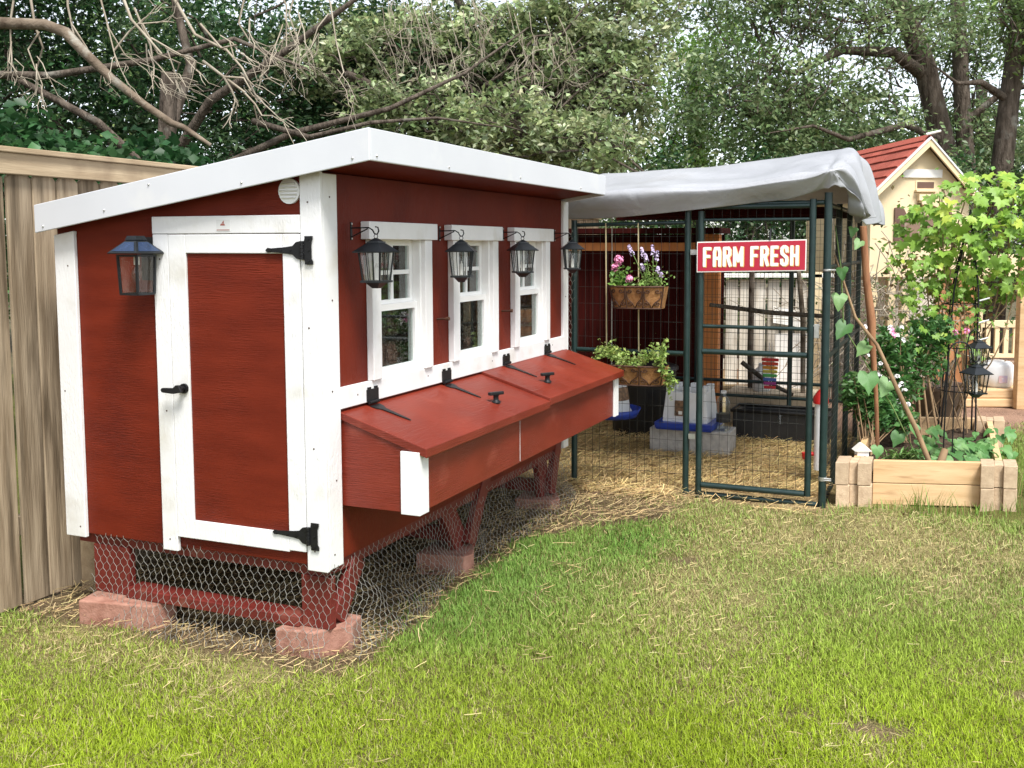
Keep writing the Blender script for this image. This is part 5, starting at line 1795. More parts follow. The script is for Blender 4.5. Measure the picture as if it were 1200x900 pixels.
# ---- clay pot
pot = thing('clay_pot', 'worn wide brown clay pot behind the bed', 'pot', (2.95, 7.6, 0.0), 'W')
MB().lathe([(0.14, 0.0), (0.15, 0.02), (0.2, 0.37), (0.215, 0.385), (0.215, 0.42), (0.19, 0.42), (0.18, 0.36)], 24, (2.95, 7.6, 0)).build('body', M['terra'], pot)
MB().lathe([(0.001, 0.37), (0.185, 0.37)], 20, (2.95, 7.6, 0)).build('soil', M['soil'], pot)
s = MB()
for _ in range(14):
    s.tube([(2.95 + rv.uniform(-.1, .1), 7.6 + rv.uniform(-.1, .1), 0.37), (2.95 + rv.uniform(-.2, .2), 7.6 + rv.uniform(-.1, .1), rv.uniform(0.6, 0.95))], 0.006, 5, False)
s.build('dry_stems', M['twig'], pot)

# ================================================================ PLAYHOUSE
PHR = 0.113
ph = thing('playhouse', 'cream wooden playhouse with red shingle gable roof raised on posts behind the pen', 'playhouse', (3.45, 9.5, 0), 'W', None, PHR)
HW, ZE, ZA, ZF, HDp = 0.50, 1.99, 2.49, 1.25, 1.7
MB().prism([(-HW, ZF), (HW, ZF), (HW, ZE), (0.03, ZA), (-HW, ZE)], lambda p, t: (p[0], t, p[1]), 0.0, 0.03).build('front_wall', M['cream'], ph)
MB().box(-HW, 0.031, ZF, -HW + 0.03, HDp, ZE).build('side_wall', M['cream'], ph)
MB().box(HW - 0.03, 0.031, ZF, HW, HDp, ZE).build('side_wall', M['cream'], ph)
MB().box(-HW, HDp + 0.001, ZF, HW, HDp + 0.03, ZE).build('back_wall', M['cream'], ph)
MB().box(-HW - 0.02, -0.02, ZF - 0.05, HW + 0.02, HDp, ZF - 0.001).build('floor_frame', M['cream'], ph, 0.004)
slope = (ZA - ZE) / (HW + 0.03)
roofp = MB()
OV = 0.07
apex = (0.03, ZA + 0.02)
le = (-HW - OV, ZE + 0.02 - slope * OV)
re = (HW + OV, ZE + 0.02 - slope * OV * 1.05)
roofp.prism([le, apex, (apex[0], apex[1] + 0.03), (le[0], le[1] + 0.03)], lambda p, t: (p[0], t, p[1]), -0.09, HDp + 0.1)
roofp.prism([re, (re[0], re[1] + 0.03), (apex[0] + 0.0005, apex[1] + 0.03), (apex[0] + 0.0005, apex[1])], lambda p, t: (p[0], t, p[1]), -0.09, HDp + 0.1)
pr = roofp.build('roof', M['brownshutter'], ph)
# rake boards with a white edge
for (e, sgnx) in ((le, -1), (re, 1)):
    MB().prism([(e[0], e[1] - 0.05), (apex[0], apex[1] - 0.06), (apex[0], apex[1] + 0.012), (e[0], e[1] + 0.012)], lambda p, t: (p[0], t, p[1]), -0.115 - (0.001 if sgnx > 0 else 0), -0.0905).build('rake_board', M['cream'], pr, 0.002)
    MB().prism([(e[0], e[1] + 0.0125), (apex[0], apex[1] + 0.0125), (apex[0], apex[1] + 0.034), (e[0], e[1] + 0.034)], lambda p, t: (p[0], t, p[1]), -0.125 - (0.001 if sgnx > 0 else 0), -0.0905).build('drip_edge', M['plasticwhite'], pr)
MB().prism([(apex[0] - 0.06, apex[1] - 0.005), (apex[0], apex[1] + 0.05), (apex[0] + 0.06, apex[1] - 0.005), (apex[0] + 0.06, apex[1] + 0.003), (apex[0], apex[1] + 0.06), (apex[0] - 0.06, apex[1] + 0.003)], lambda p, t: (p[0], t, p[1]), -0.089, HDp + 0.09).build('ridge_cap', M['shingle'], pr)
MB().tube([(apex[0] - 0.04, -0.10, apex[1] + 0.055), (apex[0] + 0.09, -0.13, apex[1] + 0.085)], 0.012, 6).build('ridge_stick', M['signwhite'], pr)
# shingles: rows of tabs lapping down both slopes
tabs = {}
for side, e in ((-1, le), (1, re)):
    ax, az = apex[0], apex[1] + 0.03
    ex, ez = e[0], e[1] + 0.03
    Ls = math.hypot(ex - ax, ez - az)
    dx_, dz_ = (ex - ax) / Ls, (ez - az) / Ls
    nx, nz = -dz_ * side * -1, abs(dx_)
    nx = -dz_ if side > 0 else dz_
    nx, nz = abs(dz_) * side, abs(dx_)
    rows = 6
    for r in range(rows):
        s0, s1 = Ls * r / rows, Ls * (r + 1) / rows + 0.012
        y = -0.088 - (0.11 if r % 2 else 0.0)
        while y < HDp + 0.08:
            y0, y1 = max(y, -0.088), min(y + 0.215, HDp + 0.08)
            if y1 - y0 > 0.03:
                t0, t1 = 0.003, 0.016 + random.uniform(0, 0.006)
                P_ = lambda s_, t_: (ax + dx_ * s_ + nx * t_, az + dz_ * s_ + nz * t_)
                a0, a1, b0, b1 = P_(s0, 0.001), P_(s0, t0), P_(s1, 0.002), P_(s1, t1)
                MB().hexa([(a0[0], y0, a0[1]), (b0[0], y0, b0[1]), (b0[0], y1, b0[1]), (a0[0], y1, a0[1]),
                           (a1[0], y0, a1[1]), (b1[0], y0, b1[1]), (b1[0], y1, b1[1]), (a1[0], y1, a1[1])]).build('shingle', M['shingle'], pr)
            y += 0.22
MB().box(-0.19, -0.018, 2.16, 0.21, -0.001, 2.24).build('name_board', M['signwhite'], ph, 0.003)
nb_ = MB().box(-0.055, -0.006, 2.045, 0.145, -0.001, 2.135).build('window', M['cream'], ph)
MB().box(-0.04, -0.0085, 2.06, 0.13, -0.0065, 2.12).build('pane', M['brownshutter'], nb_)
MB().box(-0.065, -0.05, 2.025, 0.15, -0.0065, 2.044).build('sill', M['cream'], nb_)
MB().box(-0.04, -0.06, 1.94, 0.10, -0.001, 2.0).box(-0.02, -0.08, 1.90, 0.08, -0.001, 1.935).build('nest_shelf', M['cream'], ph)
MB().prism([(-0.265, 1.55), (-0.14, 1.55), (-0.14, 1.80), (-0.17, 1.86), (-0.22, 1.88), (-0.265, 1.87)], lambda p, t: (p[0], t, p[1]), -0.022, -0.001).build('shutter', M['brownshutter'], ph, 0.003)
MB().prism([(0.19, 1.55), (0.315, 1.55), (0.315, 1.87), (0.27, 1.88), (0.22, 1.86), (0.19, 1.80)], lambda p, t: (p[0], t, p[1]), -0.022, -0.001).build('shutter', M['brownshutter'], ph, 0.003)
MB().box(-0.139, -0.008, 1.55, 0.189, -0.001, 1.80).build('arched_window', M['terra'], ph)
for x in (-HW + 0.02, -0.30, -0.16, HW - 0.06):
    MB().box(x, 0.0, 0.0, x + 0.075, 0.075, ZF - 0.051).build('post', M['cream'], ph, 0.004)
MB().box(-HW, 1.3, 0.0, HW + 0.7, 1.33, ZF - 0.051).build('lower_back_wall', M['whiteboard'], ph)
hx = hex_wire(lambda s, t: (-0.95 + s, 0.04, 0.05 + t), 1.0, 1.12, 0.04, 0.0016)
hx.build('wire_screen', M['wire'], ph, kind='stuff')
# brown plank door and low side room with porch
MB().box(HW + 0.01, -0.02, 1.20, HW + 1.3, 0.02, 1.42).build('porch_beam', M['cream'], ph, 0.004)
pd = MB().box(0.10, -0.16, 0.18, 0.52, -0.13, 1.19).build('plank_door', M['cedar'], ph)
for i in range(4):
    MB().box(0.102 + i * 0.105, -0.175, 0.18, 0.102 + i * 0.105 + 0.099, -0.161, 1.19).build('plank', M['cedar'], pd, 0.003)
MB().box(0.10, -0.19, 0.60, 0.52, -0.1755, 0.64).build('ledge', M['brownshutter'], pd)
MB().box(0.525, -0.19, 0.18, 0.575, -0.14, 1.25).build('door_post', M['cream'], ph, 0.003)
# porch
porch = thing('porch_deck', 'bright timber porch step with railing and post in front of the playhouse', 'porch', (4.1, 9.0, 0), 'W')
MB().box(3.62, 8.95, 0.005, 4.75, 9.09, 0.085).build('timber', M['pine'], porch, 0.012)
MB().box(3.62, 8.97, 0.0855, 4.75, 9.11, 0.17).build('timber', M['pine'], porch, 0.012)
MB().box(3.62, 9.111, 0.1, 4.75, 9.9, 0.165).build('deck', M['pine'], porch, 0.004)
MB().box(4.16, 8.86, 0.0, 4.26, 8.948, 1.45).build('post', M['pine'], porch, 0.005)
MB().box(4.02, 9.55, 0.70, 4.9, 9.60, 0.77).build('top_rail', M['cream'], porch, 0.003)
MB().box(4.02, 9.55, 0.40, 4.9, 9.60, 0.44).build('bottom_rail', M['cream'], porch, 0.003)
for i in range(8):
    x = 4.07 + i * 0.09
    MB().box(x, 9.56, 0.4405, x + 0.045, 9.59, 0.6995).build('baluster', M['cream'], porch, 0.002)
# white tub on the porch
jb = thing('white_bucket', 'round white plastic tub with a small printed label on the porch', 'tub', (4.12, 9.2, 0.17), 'W')
MB().lathe([(0.12, 0), (0.145, 0.02), (0.16, 0.09), (0.15, 0.20), (0.12, 0.235), (0.05, 0.25)], 22, (4.12, 9.2, 0.17)).build('body', M['plasticwhite'], jb)
MB().add([(4.07, 9.043, 0.22), (4.15, 9.041, 0.22), (4.15, 9.041, 0.29), (4.07, 9.043, 0.29)], [(0, 1, 2, 3)]).build('label_print', noise_mat('tub_label', (0.75, 0.4, 0.25), (0.45, 0.5, 0.75), 14, rough=0.5, bump=0), jb)
gp = thing('dark_pot_plant', 'dark little potted plant on the porch beside the railing', 'plant', (3.98, 9.4, 0.17), 'W')
MB().lathe([(0.07, 0), (0.1, 0.16), (0.1, 0.18)], 16, (3.98, 9.4, 0.17)).build('pot', M['plasticblack'], gp)
n = 220
leaf_cloud(np.stack([RNG.normal(3.98, 0.07, n), RNG.normal(9.4, 0.06, n), 0.36 + np.abs(RNG.normal(0, 0.07, n))], 1), 0.05, jit((0.03, 0.045, 0.02), n), 'leaves', gp, 0.4, off=(3.98, 9.4, 0.17))

# ================================================================ TREES
def wander(p0, p1, n=6, amp=0.08, rnd=random):
    p0, p1 = Vector(p0), Vector(p1)
    L_ = (p1 - p0).length
    out = [p0]
    for k in range(1, n):
        t = k / n
        out.append(p0.lerp(p1, t) + Vector((rnd.gauss(0, 1), rnd.gauss(0, 1), rnd.gauss(0, 1))) * amp * L_ * 0.5)
    out.append(p1)
    return out


def taper(r0, r1, n):
    return [r0 + (r1 - r0) * i / (n - 1) for i in range(n)]


def crown_points(blobs, nclump, per, spread, seed, shell=0.5):
    g = np.random.default_rng(seed)
    vol = np.array([b[3] * b[4] * b[5] for b in blobs])
    pick = g.choice(len(blobs), nclump, p=vol / vol.sum())
    B = np.array(blobs)[pick]
    d = g.normal(size=(nclump, 3))
    d /= np.linalg.norm(d, axis=1, keepdims=True)
    r = (shell + (1 - shell) * g.random(nclump)) ** 0.7
    C = B[:, :3] + d * r[:, None] * B[:, 3:6]
    P = C[:, None, :] + g.normal(size=(nclump, per, 3)) * np.array([spread, spread, spread * 0.6])
    return C, P.reshape(-1, 3)


def make_tree(name, label, base, trunk, r0, r1, limbs, blobs, nclump, per, spread, size, cols, seed, cat='tree', group=None, aspect=0.5, twigs=0, shell=0.4, up=0.3, bark='bark', droop=0.0):
    t = thing(name, label, cat, base, 'W', group)
    rnd = random.Random(seed)
    if trunk:
        MB().tube(trunk, taper(r0, r1, len(trunk)), 12).build('trunk', M[bark], t)
    for (pts, a, b) in limbs:
        MB().tube(pts, taper(a, b, len(pts)), 8).build('limb', M[bark], t)
    C, P = crown_points(blobs, nclump, per, spread, seed, shell)
    g = np.random.default_rng(seed + 1)
    cl = np.array(cols)[g.integers(len(cols), size=nclump)] * (1 + 0.3 * g.uniform(-1, 1, (nclump, 1)))
    cc = np.repeat(cl, per, axis=0) * (1 + 0.3 * g.uniform(-1, 1, (len(P), 1))) * (1 + 0.1 * g.uniform(-1, 1, (len(P), 3)))
    leaf_cloud(P, size, np.clip(cc, 0.004, 0.9), 'crown', t, aspect, up, off=base, droop=droop)
    if twigs:
        s = MB()
        for k in range(twigs):
            c = Vector(C[rnd.randrange(len(C))])
            b = blobs[rnd.randrange(len(blobs))]
            d = (c - Vector(b[:3]))
            q = c - d.normalized() * rnd.uniform(0.4, 1.0) + Vector((0, 0, -0.1))
            s.tube(wander(q, c, 4, 0.15, rnd), taper(0.014, 0.004, 5), 4, False)
        s.build('twigs', M[bark], t)
    return t


DARK = [(0.034, 0.092, 0.030), (0.048, 0.12, 0.038), (0.028, 0.072, 0.026)]
SAGE = [(0.32, 0.38, 0.18), (0.24, 0.30, 0.135), (0.45, 0.51, 0.29), (0.18, 0.23, 0.10)]
OAK = [(0.16, 0.23, 0.095), (0.21, 0.285, 0.13), (0.12, 0.185, 0.075), (0.30, 0.38, 0.18)]
FAR = [(0.13, 0.20, 0.075), (0.17, 0.25, 0.09), (0.10, 0.165, 0.065)]
LIME = [(0.21, 0.34, 0.08), (0.28, 0.42, 0.11), (0.16, 0.27, 0.07)]

rt = random.Random(99)
# --- sprawling cedar behind the fence, mostly bare inside, with dead branches
T1 = (-3.2, 8.0, 0)
limbs = []
for pts, a, b in [
    ([(-3.28, 8.0, 2.0), (-3.6, 7.6, 2.45), (-4.1, 7.4, 2.75), (-5.2, 7.4, 3.0)], 0.042, 0.016),
    ([(-3.2, 8.0, 2.2), (-2.8, 7.8, 2.65), (-2.2, 7.6, 2.95), (-1.6, 7.4, 3.3), (-1.1, 7.4, 3.7)], 0.046, 0.010),
    ([(-4.6, 7.0, 2.72), (-3.7, 7.1, 2.72), (-3.0, 7.2, 2.85), (-2.4, 7.2, 3.0), (-1.9, 7.3, 2.8)], 0.032, 0.012),
    ([(-3.25, 8.0, 2.3), (-3.1, 8.2, 3.0), (-3.4, 8.3, 4.2)], 0.05, 0.025),
    ([(-2.9, 8.0, 2.1), (-2.2, 7.9, 2.4), (-1.4, 7.9, 2.6), (-0.8, 8.0, 2.9), (-0.3, 8.2, 3.3)], 0.034, 0.006),
    ([(-2.5, 7.9, 2.5), (-2.0, 7.7, 2.35), (-1.5, 7.6, 2.45), (-1.0, 7.7, 2.5), (-0.5, 7.9, 2.45)], 0.026, 0.005),
]:
    limbs.append((pts, a, b))
t1 = make_tree('cedar_tree', 'sprawling dark cedar with crooked bare limbs behind the fence', T1, [(-3.2, 8.0, 0), (-3.25, 8.02, 1.2), (-3.25, 8.0, 2.2), (-3.2, 8.0, 2.9)], 0.11, 0.06, limbs,
               [(-5.0, 8.8, 2.9, 1.6, 0.6, 1.2), (-2.7, 9.4, 3.0, 1.7, 0.7, 1.2), (-3.6, 9.0, 2.2, 1.5, 0.5, 0.7), (-1.2, 9.4, 3.0, 1.0, 0.5, 0.9), (-4.3, 8.4, 3.8, 1.4, 0.6, 0.5)], 1050, 46, 0.12, 0.064, DARK + [(0.055, 0.105, 0.05), (0.07, 0.12, 0.05)], 5, aspect=0.45, twigs=120, shell=0.15)
# the dead limb reaching across in front
MB().tube([p for p in [(-4.2, 6.6, 2.93), (-3.7, 6.5, 2.955), (-3.40, 6.5, 2.945), (-3.28, 6.52, 2.90), (-3.15, 6.5, 2.765), (-2.98, 6.5, 2.6), (-2.77, 6.5, 2.43), (-2.6, 6.52, 2.31), (-2.52, 6.5, 2.285), (-2.34, 6.5, 2.165)]],
          [0.044, 0.04, 0.036, 0.037, 0.032, 0.028, 0.024, 0.024, 0.019, 0.012], 10).build('dead_limb', M['limb'], t1)
s = MB()


def dead_spray(p, d, depth, ln, r):
    d = d.normalized()
    q = p + d * ln
    mid = p.lerp(q, 0.5) + Vector((rt.gauss(0, .06), rt.gauss(0, .06), rt.gauss(0, .06))) * ln * 2
    s.tube([p, mid, q], [r * 0.62, r * 0.54, r * 0.42], 5, False)
    if depth > 0:
        for _ in range(rt.choice((2, 2, 3))):
            dd = d + Vector((rt.gauss(0, .45), rt.gauss(0, .45), rt.gauss(0, .4) - 0.12))
            dead_spray(p.lerp(q, rt.uniform(0.45, 1.0)), dd, depth - 1, ln * rt.uniform(0.55, 0.85), r * 0.65)


for (p, d, ln, r) in [((-3.3, 6.6, 3.25), (0.1, 0, -1), .35, .014), ((-2.95, 6.6, 3.2), (0.5, 0, -.8), .5, .018), ((-2.6, 6.6, 3.15), (0.7, 0, -0.7), .5, .02), ((-2.9, 6.7, 3.1), (0.3, 0, -1), .4, .013),
                      ((-3.6, 6.5, 3.1), (-0.1, 0, -1), .32, .012), ((-3.55, 6.6, 3.2), (0.2, 0, -1), .4, .015), ((-2.2, 6.9, 3.3), (0.05, 0, -1), .4, .012), ((-2.0, 6.9, 3.3), (0.15, 0, -1), .42, .012),
                      ((-1.85, 6.9, 3.3), (0.0, 0, -1), .4, .012), ((-1.7, 6.9, 3.35), (0.25, 0, -1), .45, .012), ((-2.45, 6.7, 2.75), (0.6, 0, -0.45), .35, .02), ((-3.0, 6.6, 2.8), (0.3, 0, 0.3), .3, .012),
                      ((-1.95, 6.9, 3.1), (0.3, 0, -0.8), .3, .008), ((-3.1, 6.5, 3.3), (0.3, 0, -1), .4, .012)]:
    dead_spray(Vector(p), Vector(d), 3, ln, r)
s.build('dead_twigs', M['twig'], t1, kind='stuff')

# --- dark broad-leaved bush showing over the fence at the left
make_tree('ivy_bush', 'dense dark green broad-leaved bush rising just over the left of the fence', (-3.6, 6.6, 0), [(-3.6, 6.6, 0), (-3.6, 6.6, 1.6)], 0.06, 0.03, [],
          [(-3.9, 6.7, 1.9, 1.0, 0.45, 0.55), (-3.0, 6.8, 1.8, 0.6, 0.4, 0.5), (-4.8, 6.6, 2.1, 0.7, 0.5, 0.6)], 300, 30, 0.09, 0.075, [(0.03, 0.095, 0.03), (0.045, 0.125, 0.04), (0.07, 0.16, 0.055)], 15, cat='bush', aspect=0.8, shell=0.3)

# --- pale sage oak over the coop roof
T2 = (-0.4, 10.2, 0)
l2 = [([(-0.4, 10.2, 1.8), (-0.9, 9.6, 2.4), (-1.3, 9.0, 2.75), (-1.9, 8.6, 3.0)], 0.09, 0.03), ([(-0.4, 10.2, 2.0), (-0.2, 9.4, 2.5), (0.1, 8.9, 2.45), (0.5, 8.6, 2.3)], 0.08, 0.02),
      ([(-0.4, 10.2, 2.3), (0.2, 9.9, 3.1), (0.8, 9.5, 3.5)], 0.08, 0.03), ([(-0.4, 10.2, 2.5), (-0.8, 9.6, 3.4), (-1.2, 9.2, 4.2)], 0.08, 0.03)]
t2 = make_tree('sage_oak', 'pale sage green oak with hanging dry twigs spreading above the coop roof', T2, [(-0.4, 10.2, 0), (-0.35, 10.2, 1.5), (-0.4, 10.2, 3.2)], 0.2, 0.12, l2,
               [(-1.2, 8.5, 2.65, 0.8, 0.4, 0.30), (-0.4, 8.3, 2.45, 0.7, 0.4, 0.36), (0.25, 8.4, 2.40, 0.5, 0.4, 0.4), (0.4, 9.0, 3.1, 0.7, 0.6, 0.5), (-0.7, 9.4, 3.3, 1.3, 0.7, 0.5), (-1.9, 9.2, 3.2, 0.9, 0.6, 0.5), (-0.3, 9.3, 2.6, 1.2, 0.4, 0.6), (0.3, 9.3, 3.7, 0.9, 0.5, 0.35)],
               1000, 42, 0.075, 0.064, SAGE, 25, aspect=0.5, twigs=320, shell=0.3)
s = MB()
T1b = T1
T1 = T2
for _ in range(34):
    x = rt.uniform(-1.6, 0.1)
    p = Vector((x, 8.55 + rt.uniform(-.2, .2), rt.uniform(3.2, 3.85)))
    dead_spray(p, Vector((0.25, 0, -1)), 2, 0.32, 0.006)
for _ in range(30):
    p = Vector((rt.uniform(-1.9, 0.7), 8.5, rt.uniform(2.5, 3.3)))
    dead_spray(p, Vector((rt.gauss(0, 1), 0, rt.gauss(-.3, .5))), 2, 0.22, 0.006)
s.build('hanging_twigs', M['twig'], t2, kind='stuff')
T1 = T1b

# --- oaks at the right with clear trunks
gtr = 'oaks standing behind the playhouse'
T3 = (5.6, 14.0, 0)
make_tree('oak_tree', 'thick leaning oak trunk with lichen right above the playhouse roof', T3, [(5.75, 14, 0), (5.6, 14, 1.5), (5.42, 14, 2.8), (5.1, 14, 4.0), (4.7, 14, 5.0), (4.4, 14, 6.5)], 0.20, 0.12,
          [([(5.1, 14, 3.9), (4.5, 13.6, 4.15), (3.7, 13.2, 4.1), (3.0, 13.0, 3.75), (2.4, 12.9, 3.9)], 0.10, 0.01), ([(4.8, 14, 4.8), (4.2, 13.7, 5.0), (3.5, 13.4, 4.9), (2.8, 13.2, 5.1)], 0.09, 0.01), ([(5.35, 14, 3.0), (4.5, 13.0, 3.1), (3.6, 12.5, 2.85), (3.1, 12.3, 3.0), (2.5, 12.3, 2.9)], 0.06, 0.006)],
          [(3.4, 13.2, 3.2, 1.5, 0.8, 0.7), (2.4, 12.8, 3.4, 1.2, 0.8, 0.8), (4.0, 13.2, 4.6, 1.6, 1.0, 0.7), (2.4, 13.2, 4.9, 1.3, 0.9, 0.7)], 520, 36, 0.13, 0.08, OAK, 35, group=gtr, twigs=170, shell=0.2)
T4 = (6.1, 15.5, 0)
make_tree('oak_tree', 'dim slender oak trunk between the two nearer trunks at the right', T4, [(6.35, 15.5, 0), (6.4, 15.5, 2.2), (6.25, 15.5, 3.6), (6.1, 15.5, 5.5)], 0.16, 0.11,
          [([(6.25, 15.5, 3.4), (6.8, 15.3, 3.9), (7.4, 15, 4.0), (8, 15, 4.3)], 0.07, 0.01)], [(6.2, 15.8, 4.8, 1.6, 0.8, 0.8), (6.6, 16, 3.4, 1.2, 0.8, 0.7)], 260, 34, 0.17, 0.08, OAK, 45, group=gtr, twigs=60, shell=0.2)
T5 = (6.25, 13.6, 0)
make_tree('oak_tree', 'straight dark oak trunk at the right edge of the view', T5, [(6.0, 13.6, 0), (6.05, 13.6, 2.5), (6.12, 13.6, 3.5), (6.3, 13.6, 5.2)], 0.165, 0.12,
          [([(6.12, 13.6, 3.5), (5.6, 13.3, 3.7), (5.2, 13.1, 3.65), (4.8, 13.0, 3.9)], 0.06, 0.008)], [(6.6, 13.4, 4.4, 0.9, 0.8, 0.7), (6.9, 13.4, 2.4, 0.7, 0.6, 0.8), (5.9, 13.2, 4.8, 0.8, 0.6, 0.4)], 220, 34, 0.15, 0.075, OAK + LIME, 55, group=gtr, twigs=60, shell=0.2)
T6 = (2.0, 15.5, 0)
make_tree('elm_tree', 'fresh green leafy tree behind the tarp ridge', T6, [(2.0, 15.5, 0), (2.1, 15.5, 2.5), (2.0, 15.5, 4.5)], 0.2, 0.1, [],
          [(1.6, 14.8, 3.2, 1.1, 0.8, 0.9), (2.3, 15, 4.3, 1.1, 0.8, 0.7), (1.5, 15, 2.2, 1.0, 0.8, 0.7)], 260, 36, 0.14, 0.085, LIME, 65, twigs=60, shell=0.2)
# --- dark understorey and far trees closing the view
gb_ = 'far trees closing the view'
far = [(-9.5, 15, 'dark far tree at the extreme left behind the cedar'), (-6.3, 14.5, 'dark far tree left of the cedar trunk'), (-3.4, 15.5, 'dark far tree behind the cedar limbs'), (-0.8, 16.5, 'far tree hidden behind the sage oak'),
       (4.3, 17.5, 'far tree behind the leaning oak limb'), (7.8, 18.5, 'far tree between the right trunks'), (10.5, 17.5, 'far tree beyond the right edge trunk')]
for i, (x, y, lab) in enumerate(far):
    hgt = 2.6
    make_tree('far_tree', lab, (x, y, 0), [(x, y, 0), (x + 0.1, y, 2.0), (x, y, 4.5)], 0.2, 0.1, [],
              [(x, y, 2.2, 1.9, 1.0, 1.6), (x + 0.3, y, 4.2 if i < 4 else 3.4, 1.7, 1.0, 1.0), (x - 1.0, y, 3.0, 1.2, 0.8, 1.0), (x + 1.1, y, 1.2, 1.1, 0.7, 1.0)], (460 if i < 4 else 330), 30, 0.24, 0.12, FAR if i < 7 else OAK, 70 + i, group=gb_, aspect=0.6, shell=0.15)
for i, (x, y) in enumerate(((2.2, 12.6), (3.4, 13.0), (4.6, 12.6), (6.6, 12.8), (0.9, 12.5))):
    lab = ('dark low bush behind the tarp', 'dark low bush left of the playhouse roof', 'dark bush directly behind the playhouse gable', 'bush at the foot of the right edge trunk', 'dark low bush behind the coop roof end')[i]
    make_tree('understorey_bush', lab, (x, y, 0), [(x, y, 0), (x, y, 1.2)], 0.04, 0.02, [], [(x, y, 1.5, 0.9, 0.6, 1.1), (x + 0.3, y, 2.3, 0.6, 0.5, 0.5)], 200, 30, 0.14, 0.075, OAK + DARK, 90 + i, cat='bush', group='bushes behind the pen', shell=0.15, twigs=30)


# ================================================================ GRASS AND STRAW
def blades(x, y, h, w_, cols, lean, name, mat='grass', z0=None):
    n = len(x)
    az = RNG.uniform(0, 2 * math.pi, n)
    dx, dy = np.cos(az), np.sin(az)
    fx, fy = -dy, dx
    ln = lean * RNG.uniform(0.2, 1.3, n) * h
    z = np.zeros(n) if z0 is None else z0
    V = np.empty((n, 5, 3))
    for k, (sgn_, t, wf) in enumerate(((-1, 0, 1), (1, 0, 1), (-1, 0.55, 0.8), (1, 0.55, 0.8), (0, 1, 0))):
        off = ln * (0.55 * t + 0.45 * t * t)
        V[:, k, 0] = x + dx * off + sgn_ * fx * w_ * 0.5 * wf
        V[:, k, 1] = y + dy * off + sgn_ * fy * w_ * 0.5 * wf
        V[:, k, 2] = z - 0.012 + (h + 0.012) * (t - 0.25 * t * t * np.clip(lean, 0, 1.2) ** 2)
    i = np.arange(n)[:, None] * 5
    F = np.concatenate([i + np.array([[0, 1, 3]]), i + np.array([[0, 3, 2]]), i + np.array([[2, 3, 4]])])
    return np_mesh(name, V.reshape(-1, 3), F, np.repeat(cols, 5, axis=0), M[mat], None, 'stuff')


def lawn():
    N = 1000000
    # denser towards the viewer
    y = 2.35 + (9.0 - 2.35) * RNG.random(N) ** 1.75
    half = 0.62 * y + 0.5
    x = RNG.uniform(-1, 1, N) * half + 0.02 * y
    lx, ly = to_local(x, y)
    bare, dry, lush = zones(x, y)
    inbed = ((lx > 2.74) & (ly < -1.5) & (ly > -2.62) & (lx < 4.55))
    clump = fbm(x * 14, y * 14, 51, 3)
    dens = (1 - bare) * (0.45 + 0.55 * (1 - dry)) * np.clip(0.75 + 0.7 * clump, 0.5, 1.0)
    dens = np.maximum(dens, 0.06 * (lx < 2.6) * (lx > -0.3) * (ly < 0.2))
    keep = (RNG.random(N) < dens) & ~inbed & ~((lx > -0.02) & (lx < 2.45) & (ly > 0.02)) & (ly < 1.7)
    x, y, dry, lush, clump = x[keep], y[keep], dry[keep], lush[keep], clump[keep]
    n = len(x)
    fore = np.clip((4.3 - y) / 1.3, 0, 1)[:, None]
    gA = np.array([0.32, 0.42, 0.026])       # yellow-green lawn in the foreground
    gB = np.array([0.28, 0.38, 0.085])
    gL = np.array([0.18, 0.33, 0.06])        # lush cool green by the coop
    st_ = np.array([0.50, 0.44, 0.20])
    c = gA[None] * fore + gB[None] * (1 - fore)
    c = c * (1 - lush[:, None]) + gL[None] * lush[:, None]
    big = fbm(x * 0.9, y * 0.9, 77, 3)[:, None]
    c = c * (0.78 + 0.44 * big)
    isdry = (RNG.random(n) < np.clip(0.08 + dry * 0.72, 0, 0.85))[:, None]
    c = np.where(isdry, st_[None] * RNG.uniform(0.6, 1.25, (n, 1)), c * RNG.uniform(0.65, 1.3, (n, 1)))
    brown = (RNG.random(n) < 0.07)[:, None]
    c = np.where(brown, np.array([0.16, 0.10, 0.045])[None], c)
    h = (0.013 + 0.014 * RNG.random(n)) * (0.8 + 0.5 * clump) + 0.020 * lush * RNG.random(n)
    lean = np.where(isdry[:, 0], 1.8, 1.15) * RNG.uniform(0.35, 1.5, n)
    h = h * np.exp(RNG.normal(0, 0.28, n))
    h = np.where(isdry[:, 0], h * 0.75, h)
    w_ = (0.0024 + 0.0010 * RNG.random(n)) * (1 + 0.16 * np.clip(y - 3, 0, 5))
    blades(x, y, h, w_, np.clip(c, 0.003, 0.9), lean, 'lawn_grass', z0=gh(x, y) + 0.006)
    print('BLADES', n)


lawn()


def tufts():
    xs, ys, hs = [], [], []
    for (x, y, r, k, h) in ((2.1, 5.35, 0.10, 60, 0.16), (2.0, 5.38, 0.05, 25, 0.2), (2.35, 5.32, 0.12, 50, 0.10), (1.85, 5.42, 0.1, 50, 0.09), (2.7, 5.8, 0.12, 120, 0.22), (2.75, 6.3, 0.2, 160, 0.2), (2.62, 5.4, 0.08, 50, 0.15), (3.0, 6.6, 0.2, 120, 0.18), (1.6, 5.38, 0.1, 30, 0.08)):
        xs += list(RNG.normal(x, r, k)); ys += list(RNG.normal(y, r * 0.35, k)); hs += list(h * RNG.uniform(0.4, 1.1, k))
    n = len(xs)
    c = jit((0.17, 0.28, 0.05), n, 0.35)
    dr = RNG.random(n) < 0.25
    c[dr] = np.array([0.42, 0.35, 0.16])
    blades(np.array(xs), np.array(ys), np.array(hs), np.full(n, 0.005), c, np.full(n, 0.6), 'tall_grass')


tufts()


